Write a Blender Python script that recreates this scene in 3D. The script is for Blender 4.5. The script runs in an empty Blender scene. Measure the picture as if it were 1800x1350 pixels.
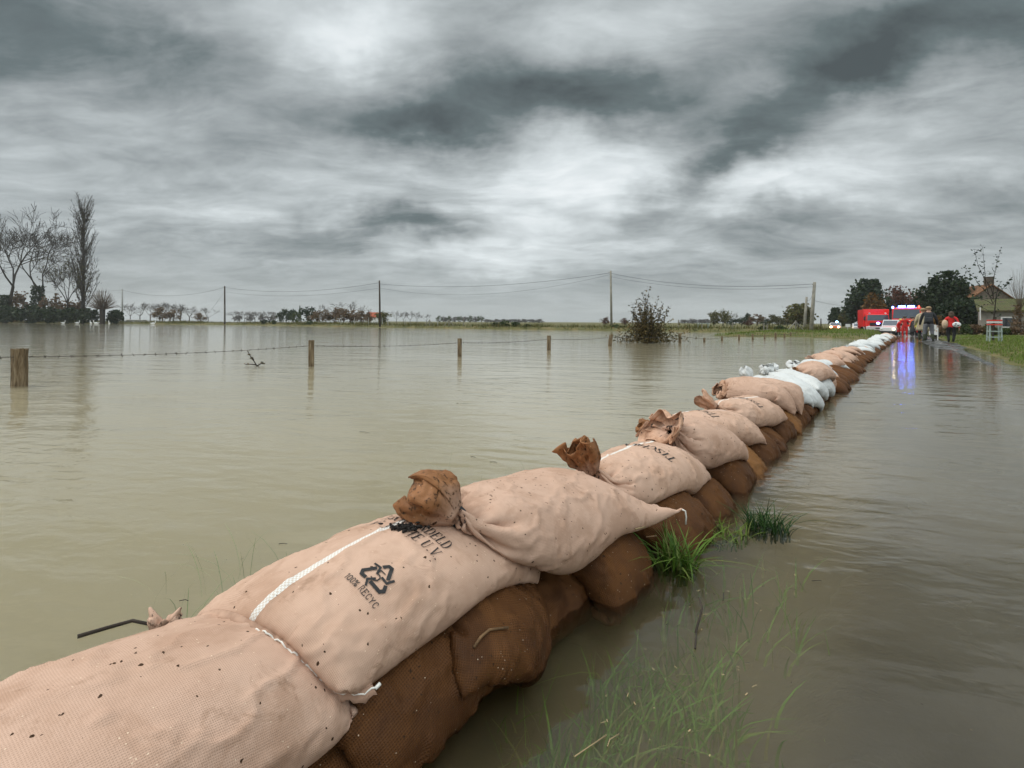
import bpy, bmesh, math, random
import numpy as np
from mathutils import Vector, Matrix
from mathutils.bvhtree import BVHTree

C = bpy.context.scene
COL = C.collection
R = math.radians
random.seed(7)

# ------------------------------------------------------------------ camera
CAM_H = 1.0
FPX = 900.0                       # focal length in photo pixels (photo 1800 wide)
ROLL = math.atan(0.0055)
HC = 560.5 + 0.0055 * 900         # horizon height on the middle column
cam_d = bpy.data.cameras.new('camera')
cam = bpy.data.objects.new('camera', cam_d); COL.objects.link(cam)
cam_d.sensor_width = 36; cam_d.lens = 18.0
cam_d.shift_y = -(675 - HC) / 1800
cam_d.clip_start = 0.05; cam_d.clip_end = 5000
cam.matrix_world = Matrix.Translation((0, 0, CAM_H)) @ Matrix.Rotation(R(90), 4, 'X') @ Matrix.Rotation(ROLL, 4, 'Z')
C.camera = cam
_M3 = cam.matrix_world.to_3x3()

def ray(px, py):
    return _M3 @ Vector(((px - 900) / FPX, (HC - py) / FPX, -1))
def at_z(px, py, z=0.0):          # ground point seen at a photo pixel
    r = ray(px, py); k = (z - CAM_H) / r.z
    return Vector((r.x * k, r.y * k, z))
def at_d(px, py, dist):           # point at a forward distance
    r = ray(px, py); k = dist / r.y
    return Vector((r.x * k, dist, CAM_H + r.z * k))
DV = Vector((0.6, 0.8, 0)); NV = Vector((0.8, -0.6, 0))     # along the road / to its right
def ST(s, t, z=0.0): return Vector((0.6 * s + 0.8 * t, 0.8 * s - 0.6 * t, z))

# ------------------------------------------------------------------ node helpers
class NT:
    def __init__(self, tree): self.t = tree; self.n = tree.nodes; self.l = tree.links
    def node(self, typ, **kw):
        n = self.n.new(typ)
        for k, v in kw.items():
            if k.startswith('i_'):
                key = k[2:]
                key = int(key) if key.isdigit() else key.replace('_', ' ')
                self.put(n.inputs[key], v)
            else: setattr(n, k, v)
        return n
    def put(self, sock, v):
        if isinstance(v, bpy.types.NodeSocket): self.l.new(v, sock)
        elif isinstance(v, bpy.types.Node): self.l.new(v.outputs[0], sock)
        else: sock.default_value = v
    def math(self, op, a, b=0.0, c=0.0, clamp=False):
        n = self.n.new('ShaderNodeMath'); n.operation = op; n.use_clamp = clamp
        self.put(n.inputs[0], a); self.put(n.inputs[1], b); self.put(n.inputs[2], c)
        return n.outputs[0]
    def vmath(self, op, a, b=(0, 0, 0)):
        n = self.n.new('ShaderNodeVectorMath'); n.operation = op
        self.put(n.inputs[0], a)
        if op == 'SCALE': self.put(n.inputs['Scale'], b)
        else: self.put(n.inputs[1], b)
        return n.outputs['Value'] if op in ('DOT_PRODUCT', 'LENGTH') else n.outputs[0]
    def noise(self, vec, scale, detail=3, rough=0.55, dist=0.0, color=False):
        n = self.n.new('ShaderNodeTexNoise')
        if vec is not None: self.put(n.inputs['Vector'], vec)
        n.inputs['Scale'].default_value = scale; n.inputs['Detail'].default_value = detail
        n.inputs['Roughness'].default_value = rough; n.inputs['Distortion'].default_value = dist
        return n.outputs['Color' if color else 'Fac']
    def ramp(self, fac, stops, interp='LINEAR'):
        n = self.n.new('ShaderNodeValToRGB'); self.put(n.inputs[0], fac)
        cr = n.color_ramp; cr.interpolation = interp
        while len(cr.elements) < len(stops): cr.elements.new(0.5)
        for e, (p, c) in zip(cr.elements, stops):
            e.position = p; e.color = (c, c, c, 1) if isinstance(c, (int, float)) else (*c, 1)
        return n.outputs[0]
    def mix(self, fac, a, b, blend='MIX'):
        n = self.n.new('ShaderNodeMix'); n.data_type = 'RGBA'; n.blend_type = blend
        self.put(n.inputs['Factor'], fac)
        for s, v in ((n.inputs['A'], a), (n.inputs['B'], b)):
            pass
        A = [s for s in n.inputs if s.name == 'A' and s.type == 'RGBA'][0]
        B = [s for s in n.inputs if s.name == 'B' and s.type == 'RGBA'][0]
        for s, v in ((A, a), (B, b)):
            if isinstance(v, (tuple, list)) and len(v) == 3: v = (*v, 1)
            self.put(s, v)
        return [o for o in n.outputs if o.type == 'RGBA'][0]
    def map(self, vec, scale=(1, 1, 1), loc=(0, 0, 0), rot=(0, 0, 0)):
        n = self.n.new('ShaderNodeMapping'); self.put(n.inputs['Vector'], vec)
        n.inputs['Scale'].default_value = scale; n.inputs['Location'].default_value = loc; n.inputs['Rotation'].default_value = rot
        return n.outputs[0]
    def bump(self, height, strength=0.3, dist=0.01, normal=None):
        n = self.n.new('ShaderNodeBump'); self.put(n.inputs['Height'], height)
        n.inputs['Strength'].default_value = strength; n.inputs['Distance'].default_value = dist
        if normal is not None: self.put(n.inputs['Normal'], normal)
        return n.outputs[0]

def new_mat(name):
    m = bpy.data.materials.new(name); m.use_nodes = True
    m.node_tree.nodes.clear()
    t = NT(m.node_tree)
    out = t.n.new('ShaderNodeOutputMaterial')
    return m, t, out
def pbsdf(t, out, col, rough=0.8, metal=0.0, normal=None, spec=0.5):
    b = t.n.new('ShaderNodeBsdfPrincipled')
    if isinstance(col, (tuple, list)) and len(col) == 3: col = (*col, 1)
    t.put(b.inputs['Base Color'], col); t.put(b.inputs['Roughness'], rough); t.put(b.inputs['Metallic'], metal)
    b.inputs['Specular IOR Level'].default_value = spec
    if normal is not None: t.put(b.inputs['Normal'], normal)
    t.l.new(b.outputs[0], out.inputs[0]); return b
_mc = {}
def simple(name, col, rough=0.8, metal=0.0, var=0.25, scale=6.0, bump=0.0, bscale=60, spec=0.4):
    """plain material with a little mottling"""
    if name in _mc: return _mc[name]
    m, t, out = new_mat(name)
    tc = t.n.new('ShaderNodeTexCoord').outputs['Object']
    nz = t.noise(tc, scale, 5, 0.6)
    f = t.ramp(nz, [(0.3, 1 - var), (0.7, 1 + var)])
    c = t.mix(1.0, (*col, 1), f, 'MULTIPLY')
    nrm = t.bump(t.noise(tc, bscale, 4), bump, 0.01) if bump else None
    pbsdf(t, out, c, rough, metal, nrm, spec)
    _mc[name] = m; return m
def emit(name, col, strength):
    if name in _mc: return _mc[name]
    m, t, out = new_mat(name)
    e = t.node('ShaderNodeEmission'); e.inputs[0].default_value = (*col, 1); e.inputs[1].default_value = strength
    t.l.new(e.outputs[0], out.inputs[0]); _mc[name] = m; return m

# ------------------------------------------------------------------ world: low rain clouds over a Nishita sky
SUN_EL, SUN_AZ = R(48), R(-75)         # azimuth from +Y towards +X
world = bpy.data.worlds.new('World'); C.world = world; world.use_nodes = True
w = NT(world.node_tree); w.n.clear()
wout = w.n.new('ShaderNodeOutputWorld'); bg = w.n.new('ShaderNodeBackground')
bg.inputs[1].default_value = 0.1
sky = w.n.new('ShaderNodeTexSky'); sky.sky_type = 'NISHITA'; sky.sun_disc = False
sky.sun_elevation = SUN_EL; sky.sun_rotation = SUN_AZ
dirv = w.vmath('NORMALIZE', w.n.new('ShaderNodeTexCoord').outputs['Generated'])
sep = w.n.new('ShaderNodeSeparateXYZ'); w.put(sep.inputs[0], dirv)
dx, dy, dz = sep.outputs
dzp = w.math('MAXIMUM', dz, 0.0)
# clouds lie on a plane overhead: project the direction on it
inv = w.math('DIVIDE', 1.0, w.math('ADD', dzp, 0.16))
pl = w.n.new('ShaderNodeCombineXYZ'); w.put(pl.inputs[0], w.math('MULTIPLY', dx, inv)); w.put(pl.inputs[1], w.math('MULTIPLY', dy, inv))
plane = pl.outputs[0]
warp = w.vmath('SCALE', w.vmath('SUBTRACT', w.noise(plane, 1.1, 3, 0.5, color=True), (0.5, 0.5, 0.5)), 0.55)
pw = w.vmath('ADD', plane, warp)
n_big = w.noise(w.map(pw, (0.9, 1.1, 1), rot=(0, 0, R(-20))), 0.95, 6, 0.52, 0.25)
n_fine = w.noise(w.map(pw, (0.9, 1.35, 1), rot=(0, 0, R(42))), 2.6, 10, 0.62, 0.12)
# individual cloud bodies, at fixed bearings of the sky
ysafe = w.math('MAXIMUM', dy, 0.05)
gx = w.math('DIVIDE', dx, ysafe); gz = w.math('DIVIDE', dz, ysafe)
gq = w.n.new('ShaderNodeCombineXYZ'); w.put(gq.inputs[0], gx); w.put(gq.inputs[1], gz)
gw = w.vmath('ADD', w.vmath('ADD', gq.outputs[0], w.vmath('SCALE', w.vmath('SUBTRACT', w.noise(gq.outputs[0], 2.6, 5, 0.6, color=True), (0.5, 0.5, 0.5)), 0.24)),
             w.vmath('SCALE', w.vmath('SUBTRACT', w.noise(w.map(gq.outputs[0], (1, 2.2, 1)), 7, 5, 0.6, color=True), (0.5, 0.5, 0.5)), 0.08))
BLOBS = [  # px, py, half width, half height, tilt deg, amount
    (575, 90, 110, 55, 10, .40), (1080, 45, 190, 60, 10, .22), (960, 330, 210, 60, 0, .36), (1430, 325, 190, 42, 3, .36),
    (820, 420, 140, 40, 0, .26), (430, 350, 170, 45, 5, .20), (1330, 165, 120, 32, -8, .24), (130, 260, 170, 60, 0, .10),
    (1060, 265, 140, 40, -6, .22), (1600, 215, 160, 60, 0, .14), (560, 20, 260, 40, 0, .08), (1150, 100, 120, 40, 0, .16),
    (990, 165, 250, 60, 8, -.38), (720, 235, 110, 30, 0, -.30), (300, 120, 190, 60, 0, -.20), (1255, 300, 130, 24, 22, -.40),
    (745, 388, 80, 22, 0, -.38), (610, 400, 120, 26, 0, -.20), (1740, 40, 240, 60, 0, -.30), (1500, 110, 170, 45, 28, -.28), (1420, 175, 110, 30, 30, -.2),
    (1700, 325, 190, 26, 0, -.22), (10, 25, 170, 90, 0, -.30), (1290, 375, 180, 18, -6, -.16), (900, 460, 300, 16, 0, .10), (850, 60, 80, 60, 0, -.10), (380, 440, 260, 22, 4, -.06), (240, 330, 120, 26, 0, -.05)]
acc = None
for (px, py, sx, sy, rot, amt) in BLOBS:
    x0 = (px - 900) / FPX; z0 = (HC + 0.0055 * (px - 900) - py) / FPX
    m = w.n.new('ShaderNodeMapping'); m.vector_type = 'TEXTURE'
    w.put(m.inputs['Vector'], gw); m.inputs['Location'].default_value = (x0, z0, 0)
    m.inputs['Rotation'].default_value = (0, 0, R(rot)); m.inputs['Scale'].default_value = (sx * 1.25 / FPX, sy * 1.25 / FPX, 1)
    L = w.vmath('LENGTH', m.outputs[0])
    g = w.math('POWER', 2.718, w.math('MULTIPLY', w.math('MULTIPLY', L, L), -1.0))
    g = w.math('MULTIPLY', g, amt)
    acc = g if acc is None else w.math('ADD', acc, g)
front = w.math('MULTIPLY_ADD', dy, 4.0, -0.3, clamp=True)
acc = w.math('MULTIPLY', acc, front)
n_str = w.noise(w.map(pw, (0.65, 1.9, 1), rot=(0, 0, R(50))), 4.5, 8, 0.6, 0.0)
dens = w.math('ADD', w.math('ADD', w.math('MULTIPLY', w.math('SUBTRACT', n_big, 0.5), 0.78), w.math('MULTIPLY', w.math('SUBTRACT', n_fine, 0.5), 0.66)), w.math('MULTIPLY', w.math('SUBTRACT', n_str, 0.5), 0.24))
# towards the horizon the layers close up into an even grey
hz = w.math('MULTIPLY', dzp, 7.0, clamp=True)
dens = w.math('MULTIPLY', dens, w.math('MULTIPLY_ADD', hz, 0.85, 0.12))
val = w.math('ADD', w.math('ADD', w.math('ADD', dens, acc), 0.485), w.math('MULTIPLY', w.math('SUBTRACT', 1.0, hz), .05))
cloud = w.ramp(val, [(0.0, (.070, .085, .088)), (0.22, (.130, .162, .166)), (0.45, (.300, .330, .338)), (0.62, (.435, .474, .484)), (0.85, (.67, .72, .736)), (1.0, (.82, .86, .875))])
# the layer thins overhead and behind the viewpoint: brighter there
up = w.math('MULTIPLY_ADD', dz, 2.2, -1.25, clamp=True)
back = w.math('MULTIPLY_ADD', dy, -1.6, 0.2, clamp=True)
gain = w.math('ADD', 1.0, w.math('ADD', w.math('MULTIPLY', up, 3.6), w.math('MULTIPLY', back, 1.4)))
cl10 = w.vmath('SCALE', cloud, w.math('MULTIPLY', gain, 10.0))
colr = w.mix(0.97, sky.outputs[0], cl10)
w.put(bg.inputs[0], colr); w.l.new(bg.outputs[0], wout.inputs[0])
world.cycles.sampling_method = 'MANUAL'; world.cycles.sample_map_resolution = 512

# ------------------------------------------------------------------ sun, veiled by cloud
sd = bpy.data.lights.new('sun', 'SUN'); sd.energy = 1.5; sd.angle = R(20); sd.color = (1.0, .95, .88)
sun = bpy.data.objects.new('sun', sd); COL.objects.link(sun)
sv = Vector((math.sin(SUN_AZ) * math.cos(SUN_EL), math.cos(SUN_AZ) * math.cos(SUN_EL), math.sin(SUN_EL)))
sun.rotation_euler = sv.to_track_quat('Z', 'Y').to_euler()

C.view_settings.view_transform = 'Standard'; C.view_settings.look = 'None'
C.view_settings.exposure = 0.14; C.view_settings.gamma = 1.0; C.view_settings.use_curve_mapping = False
C.render.engine = 'CYCLES'
cy = C.cycles
cy.use_denoising = True; cy.max_bounces = 10; cy.volume_bounces = 4; cy.transparent_max_bounces = 24
cy.caustics_reflective = False; cy.caustics_refractive = False; cy.sample_clamp_indirect = 6.0

# ------------------------------------------------------------------ object helpers
def tag(o, label, cat, group=None, kind=None):
    if label: o['label'] = label
    if cat: o['category'] = cat
    if group: o['group'] = group
    if kind: o['kind'] = kind
    return o
def thing(name, label, cat, loc=(0, 0, 0), rotz=0.0, group=None, scale=1.0):
    o = bpy.data.objects.new(name, None); COL.objects.link(o)
    o.location = loc; o.rotation_euler = (0, 0, rotz); o.scale = (scale,) * 3; o.empty_display_size = 0.2
    return tag(o, label, cat, group)
def copy_tree(o, parent=None):
    c = o.copy(); COL.objects.link(c)
    if parent: c.parent = parent
    for ch in o.children: copy_tree(ch, c)
    return c
class MB:
    def __init__(self): self.v = []; self.f = []; self.mi = []
    def add(self, verts, faces, mi=0):
        b = len(self.v); self.v.extend([tuple(p) for p in verts])
        for f in faces: self.f.append(tuple(i + b for i in f)); self.mi.append(mi)
        return self
    def box(self, c, s, rotz=0.0, mi=0, taper=1.0, tx=None):
        x, y, z = s[0] / 2, s[1] / 2, s[2] / 2
        cr, sr = math.cos(rotz), math.sin(rotz); V = []
        for (a, b_, k) in ((-x, -y, -z), (x, -y, -z), (x, y, -z), (-x, y, -z), (-x, -y, z), (x, -y, z), (x, y, z), (-x, y, z)):
            if k > 0: a *= taper if tx is None else tx; b_ *= taper
            V.append((c[0] + a * cr - b_ * sr, c[1] + a * sr + b_ * cr, c[2] + k))
        return self.add(V, [(0, 3, 2, 1), (4, 5, 6, 7), (0, 1, 5, 4), (1, 2, 6, 5), (2, 3, 7, 6), (3, 0, 4, 7)], mi)
    def tube(self, path, radii, sides=6, cap=True, mi=0):
        P = [Vector(p) for p in path]; n = len(P)
        if not hasattr(radii, '__len__'): radii = [radii] * n
        V = []; F = []; up = None
        for i in range(n):
            t = (P[min(i + 1, n - 1)] - P[max(i - 1, 0)])
            if t.length < 1e-9: t = Vector((0, 0, 1))
            t.normalize()
            if up is None:
                up = Vector((0, 0, 1)) if abs(t.z) < .9 else Vector((1, 0, 0))
            a = up - t * up.dot(t)
            if a.length < 1e-6: a = Vector((1, 0, 0)) - t * t.x
            a.normalize(); up = a; b = t.cross(a)
            for k in range(sides):
                an = 2 * math.pi * k / sides
                V.append(P[i] + a * (math.cos(an) * radii[i]) + b * (math.sin(an) * radii[i]))
        for i in range(n - 1):
            for k in range(sides):
                k2 = (k + 1) % sides
                F.append((i * sides + k, i * sides + k2, (i + 1) * sides + k2, (i + 1) * sides + k))
        if cap:
            F.append(tuple(range(sides - 1, -1, -1))); F.append(tuple((n - 1) * sides + k for k in range(sides)))
        return self.add(V, F, mi)
    def prism(self, poly, y0, y1, mi=0):      # polygon in xz extruded along y
        n = len(poly)
        V = [(p[0], y0, p[1]) for p in poly] + [(p[0], y1, p[1]) for p in poly]
        F = [tuple(range(n)), tuple(range(2 * n - 1, n - 1, -1))]
        for i in range(n): F.append((i, i + n, (i + 1) % n + n, (i + 1) % n))
        return self.add(V, F, mi)
    def ball(self, c, r, seg=10, rings=7, mi=0, jit=0.0, rnd=random):
        V = []; F = []
        rx, ry, rz = r if hasattr(r, '__len__') else (r, r, r)
        for i in range(rings + 1):
            th = math.pi * i / rings
            for k in range(seg):
                ph = 2 * math.pi * k / seg; q = 1 + (rnd.random() - .5) * jit
                V.append((c[0] + rx * q * math.sin(th) * math.cos(ph), c[1] + ry * q * math.sin(th) * math.sin(ph), c[2] + rz * q * math.cos(th)))
        for i in range(rings):
            for k in range(seg):
                k2 = (k + 1) % seg
                F.append((i * seg + k, (i + 1) * seg + k, (i + 1) * seg + k2, i * seg + k2))
        return self.add(V, F, mi)
    def build(self, name, mats, parent=None, smooth=False, bevel=0.0):
        me = bpy.data.meshes.new(name); me.from_pydata(self.v, [], self.f)
        mats = mats if isinstance(mats, (list, tuple)) else [mats]
        for m in mats: me.materials.append(m)
        if len(mats) > 1: me.polygons.foreach_set('material_index', self.mi)
        if smooth: me.polygons.foreach_set('use_smooth', [True] * len(me.polygons))
        me.update()
        o = bpy.data.objects.new(name, me); COL.objects.link(o)
        if parent: o.parent = parent
        if bevel:
            b = o.modifiers.new('bevel', 'BEVEL'); b.width = bevel; b.segments = 2; b.limit_method = 'ANGLE'
        return o
def np_mesh(name, V, quads=None, tris=None, mats=None, parent=None, smooth=True, uv=None, mi=None):
    """mesh straight from arrays"""
    me = bpy.data.meshes.new(name)
    V = np.asarray(V, np.float32); me.vertices.add(len(V)); me.vertices.foreach_set('co', V.ravel())
    nq = 0 if quads is None else len(quads); nt = 0 if tris is None else len(tris)
    li = np.concatenate([np.asarray(quads, np.int32).ravel() if nq else np.zeros(0, np.int32), np.asarray(tris, np.int32).ravel() if nt else np.zeros(0, np.int32)])
    me.loops.add(len(li)); me.loops.foreach_set('vertex_index', li)
    me.polygons.add(nq + nt)
    st = np.concatenate([np.arange(nq) * 4, nq * 4 + np.arange(nt) * 3]).astype(np.int32)
    me.polygons.foreach_set('loop_start', st)
    me.polygons.foreach_set('use_smooth', np.full(nq + nt, smooth, bool))
    if mi is not None: me.polygons.foreach_set('material_index', np.asarray(mi, np.int32))
    for m in (mats if isinstance(mats, (list, tuple)) else [mats]):
        if m: me.materials.append(m)
    if uv is not None:
        l = me.uv_layers.new(name='UVMap'); l.data.foreach_set('uv', np.asarray(uv, np.float32)[li].ravel())
    me.update(calc_edges=True); me.validate()
    o = bpy.data.objects.new(name, me); COL.objects.link(o)
    if parent: o.parent = parent
    return o
# ------------------------------------------------------------------ setting: ground, road, verge, banks, water
def vnoise(x, y, seed=0):          # cheap smooth value noise for terrain
    x = np.asarray(x, float); y = np.asarray(y, float)
    r = np.random.RandomState(seed).rand(64, 64)
    xi = np.floor(x).astype(int); yi = np.floor(y).astype(int); fx = x - xi; fy = y - yi
    fx = fx * fx * (3 - 2 * fx); fy = fy * fy * (3 - 2 * fy)
    a = r[xi % 64, yi % 64]; b = r[(xi + 1) % 64, yi % 64]; c_ = r[xi % 64, (yi + 1) % 64]; d = r[(xi + 1) % 64, (yi + 1) % 64]
    return (a * (1 - fx) + b * fx) * (1 - fy) + (c_ * (1 - fx) + d * fx) * fy
def fbm(x, y, seed=0, o=4):
    v = 0; a = .5
    for i in range(o): v = v + a * vnoise(np.asarray(x) * 2 ** i, np.asarray(y) * 2 ** i, seed + i); a *= .5
    return v

def sheet(name, S, T, zf, mat, kind='structure'):
    """sheet over a grid in road coordinates (s along, t across)"""
    s, t = np.meshgrid(S, T, indexing='ij'); z = zf(s, t)
    V = np.stack([.6 * s + .8 * t, .8 * s - .6 * t, z], -1).reshape(-1, 3)
    n, m = len(S), len(T); i = np.arange(n * m).reshape(n, m)
    q = np.stack([i[:-1, :-1], i[:-1, 1:], i[1:, 1:], i[1:, :-1]], -1).reshape(-1, 4)[:, ::-1]
    o = np_mesh(name, V, q, None, mat, uv=None)
    o['kind'] = kind; return o

# materials
m_mud, t, out = new_mat('flooded_soil')
tc = t.n.new('ShaderNodeTexCoord').outputs['Object']
c = t.ramp(t.noise(tc, 1.6, 6, .6), [(.3, (.035, .028, .013)), (.55, (.07, .055, .024)), (.75, (.035, .05, .016))])
pbsdf(t, out, c, .9, normal=t.bump(t.noise(tc, 20, 4), .5, .02))
m_turf, t, out = new_mat('turf_soil')
tc = t.n.new('ShaderNodeTexCoord').outputs['Object']
c = t.ramp(t.noise(tc, .7, 7, .65), [(.3, (.05, .05, .015)), (.5, (.10, .095, .022)), (.62, (.16, .12, .045)), (.8, (.07, .075, .02))])
pbsdf(t, out, c, .95, normal=t.bump(t.noise(tc, 9, 5), .7, .1))
m_asph, t, out = new_mat('wet_asphalt')
tc = t.n.new('ShaderNodeTexCoord').outputs['Object']
nz = t.noise(tc, 2.2, 6, .6)
c = t.ramp(nz, [(.3, (.035, .035, .034)), (.7, (.075, .072, .066))])
rg = t.ramp(t.noise(t.map(tc, (1, 1, 1)), .9, 4, .55), [(.4, .12), (.6, .5)])
pbsdf(t, out, c, rg, normal=t.bump(t.noise(tc, 90, 3), .25, .006))

# base ground under all the flood water
def near_z(s, t):
    z = -.42 + .16 * (fbm(s * .9 + 5, t * .9 + 9, 3) - .5)
    ver = np.clip(1.25 - np.abs(t + 1.15) / .60, 0, 1); z = z + .37 * ver         # shoulder of the lane the wall stands on
    z = np.where(t < -1.7, z - .35 * np.clip((-1.7 - t) / 1.5, 0, 1) + .30 * np.exp(-((s + .3) ** 2 + (t + 1.9) ** 2) / .35), z)
    road = np.clip((t + .2) / .5, 0, 1) * np.clip((3.2 - t) / .4, 0, 1)
    zr = -.24 + .009 * np.clip(s, 0, 20)
    return z * (1 - road) + road * zr
S1 = np.concatenate([np.linspace(-400, -8, 12), np.linspace(-6, 12, 120), np.linspace(13, 60, 60), np.linspace(65, 900, 30)])
T1 = np.concatenate([np.linspace(-900, -12, 30), np.linspace(-10, 6, 110), np.linspace(8, 700, 24)])
sheet('ground', S1, T1, near_z, m_mud)

# the lane: under water near the viewpoint, just breaking the surface further on
def road_z(s, t):
    u = (t - 1.1) / 1.75
    rise = np.interp(s, [-8, 12, 19, 30, 60, 90, 200], [-.14, -.10, -.062, -.045, -.035, .02, .05])
    rise = rise - .35 * np.clip((-t - .05) / .5, 0, 1) ** 1.5
    return rise + .03 * (1 - u * u) + .028 * (fbm(s * .8, t * 1.7, 11) - .47) + .062 * np.exp(-((t - 1.9) / .13) ** 2) * np.clip((s - 12) / 6, 0, 1) + .055 * np.clip((t - 1.0) / .6, 0, 1) * np.exp(-((s - 33) / 6.5) ** 2)
S2 = np.concatenate([np.linspace(-8, 8, 24), np.linspace(8.4, 45, 180), np.linspace(46, 220, 60)])
sheet('road', S2, np.linspace(-.55, 2.85, 44), road_z, m_asph)

# right-hand grass verge and gardens behind it
def verge_z(s, t):
    e = 2.62 + .35 * (fbm(s * .5, s * 0 + 3, 21) - .5) * 2 + .05 * np.clip(14 - s, 0, 20)
    r = np.clip((t - e) / 1.0, -1.2, 1)
    far = np.clip((t - 4) / 30, 0, 1)
    return .16 * r + .035 + .05 * (fbm(s * 1.2, t * 1.2, 31) - .5) + .3 * far
S3 = np.concatenate([np.linspace(9, 50, 150), np.linspace(51, 420, 50)])
T3 = np.concatenate([np.linspace(1.9, 6, 44), np.linspace(6.3, 40, 40), np.linspace(45, 400, 12)])
sheet('grass_verge', S3, T3, verge_z, m_turf)

# the low bank across the flooded field
BANK = [(-60, 140), (0, 128), (250, 118), (450, 104), (700, 78), (960, 64), (1200, 57.5), (1330, 52), (1440, 46), (1475, 47)]
BANKP = [at_d(px, 560, d) for px, d in BANK]
def dense(P, n):
    seg = [0]
    for a, b in zip(P, P[1:]): seg.append(seg[-1] + (b - a).length)
    u = np.linspace(0, seg[-1], n)
    return np.interp(u, seg, [p.x for p in P]), np.interp(u, seg, [p.y for p in P])
bx, by = dense(BANKP, 260)
def bank_at(px):                  # bank line crossing the bearing of a photo column
    q = [(900 + FPX * x / y, x, y) for x, y in zip(bx, by)]
    return np.interp(px, [a[0] for a in q], [a[1] for a in q]), np.interp(px, [a[0] for a in q], [a[2] for a in q])
tx_, ty_ = np.gradient(bx), np.gradient(by); ln = np.hypot(tx_, ty_); nx_, ny_ = -ty_ / ln, tx_ / ln   # away from the viewpoint
for _ in range(30):
    nx_[1:-1] = (nx_[:-2] + nx_[1:-1] + nx_[2:]) / 3; ny_[1:-1] = (ny_[:-2] + ny_[1:-1] + ny_[2:]) / 3
prof = [(-1.5, -.4), (-.4, -.06), (.0, .02), (.5, .16), (1.2, .30), (2.2, .38), (4.5, .38), (7, .2), (10, -.06), (14, -.12), (40, -.12), (48, .06), (60, .16), (110, .22), (240, .35), (700, .6)]
V = []
for k, (o_, z_) in enumerate(prof):
    zz = bx * 0 + z_ + (.10 * (fbm(bx * .7 + 50, by * .7 + k * .7, 41) - .5) if z_ > -.3 else 0)
    V.append(np.stack([bx + nx_ * o_, by + ny_ * o_, zz], -1))
V = np.array(V); n, m = V.shape[:2]; i = np.arange(n * m).reshape(n, m)
q = np.stack([i[:-1, :-1], i[:-1, 1:], i[1:, 1:], i[1:, :-1]], -1).reshape(-1, 4)
o = np_mesh('bank', V.reshape(-1, 3), q, None, m_turf); o['kind'] = 'structure'

# left verge where the lane comes out of the flood, behind the wall's far end
def lv_z(s, t):
    e = 41.0 + 1.3 * np.sin(t * .8) + .5 * (fbm(s * .3, t * .9, 51) - .5)
    r = np.clip((s - e) / 2.5, -1.5, 1); q_ = np.clip((-1.0 - t) / .8, -1, 1); q2 = np.clip((t + 11) / 2.5, -1, 1)
    return .26 * np.minimum(np.minimum(r, q_), q2) + .05 * (fbm(s * .9, t * .9, 52) - .5) + .03
sheet('left_verge', np.concatenate([np.linspace(36, 60, 70), np.linspace(61, 400, 40)]), np.linspace(-14, -.2, 60), lv_z, m_turf)

# ------------------------------------------------------------------ water: clear surface over silty water
def water_mat(name, col, dens_, ior=1.33, rip=.75):
    m, t, out = new_mat(name)
    geo = t.n.new('ShaderNodeNewGeometry').outputs['Position']
    sp = t.map(geo, (1, 1, 1), rot=(0, 0, R(12)))
    w1 = t.noise(t.map(sp, (.55, 1.5, 1)), 1.15, 3, .5, .6)          # long low swell
    w2 = t.noise(t.map(sp, (.8, 1.7, 1)), 4.2, 3, .5, .4)            # ripples
    w3 = t.noise(t.map(sp, (1, 1.4, 1)), 13, 2, .5, .2)
    patch = t.ramp(t.noise(geo, .22, 2, .5), [(.36, .35), (.60, 1.3)])
    hgt = t.math('ADD', t.math('MULTIPLY', w1, .030), t.math('MULTIPLY', t.math('ADD', t.math('MULTIPLY', w2, .012), t.math('MULTIPLY', w3, .0030)), patch))
    nb = t.bump(hgt, rip, 1.0)
    fr = t.node('ShaderNodeFresnel', i_IOR=ior, i_Normal=nb)
    gl = t.node('ShaderNodeBsdfGlossy', i_Roughness=.035, i_Normal=nb); gl.inputs[0].default_value = (.97, .97, .97, 1)
    tr = t.node('ShaderNodeBsdfTransparent')
    mx = t.n.new('ShaderNodeMixShader'); t.l.new(fr.outputs[0], mx.inputs[0]); t.l.new(tr.outputs[0], mx.inputs[1]); t.l.new(gl.outputs[0], mx.inputs[2])
    t.l.new(mx.outputs[0], out.inputs[0])
    vol = t.n.new('ShaderNodeVolumePrincipled')
    vol.inputs['Color'].default_value = (*col, 1); vol.inputs['Density'].default_value = dens_; vol.inputs['Anisotropy'].default_value = .3
    t.l.new(vol.outputs[0], out.inputs['Volume'])
    return m
def water_body(mat, t0, t1):
    mb = MB(); c = [ST(-500, t0), ST(900, t0), ST(900, t1), ST(-500, t1)]
    mb.add([(p.x, p.y, -1.2) for p in c] + [(p.x, p.y, 0) for p in c], [(0, 1, 2, 3), (7, 6, 5, 4), (0, 4, 5, 1), (1, 5, 6, 2), (2, 6, 7, 3), (3, 7, 4, 0)])
    o = mb.build('water', mat); o['kind'] = 'structure'
    bmm = bmesh.new(); bmm.from_mesh(o.data); bmesh.ops.recalc_face_normals(bmm, faces=bmm.faces); bmm.to_mesh(o.data); bmm.free()
water_body(water_mat('silty_field_water', (.875, .82, .655), 3.6), -900, -1.104)      # the field side, thick with silt
water_body(water_mat('clearer_lane_water', (.83, .71, .46), 1.7, 1.42, .5), -1.10, 500)        # the lane side of the wall
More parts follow.
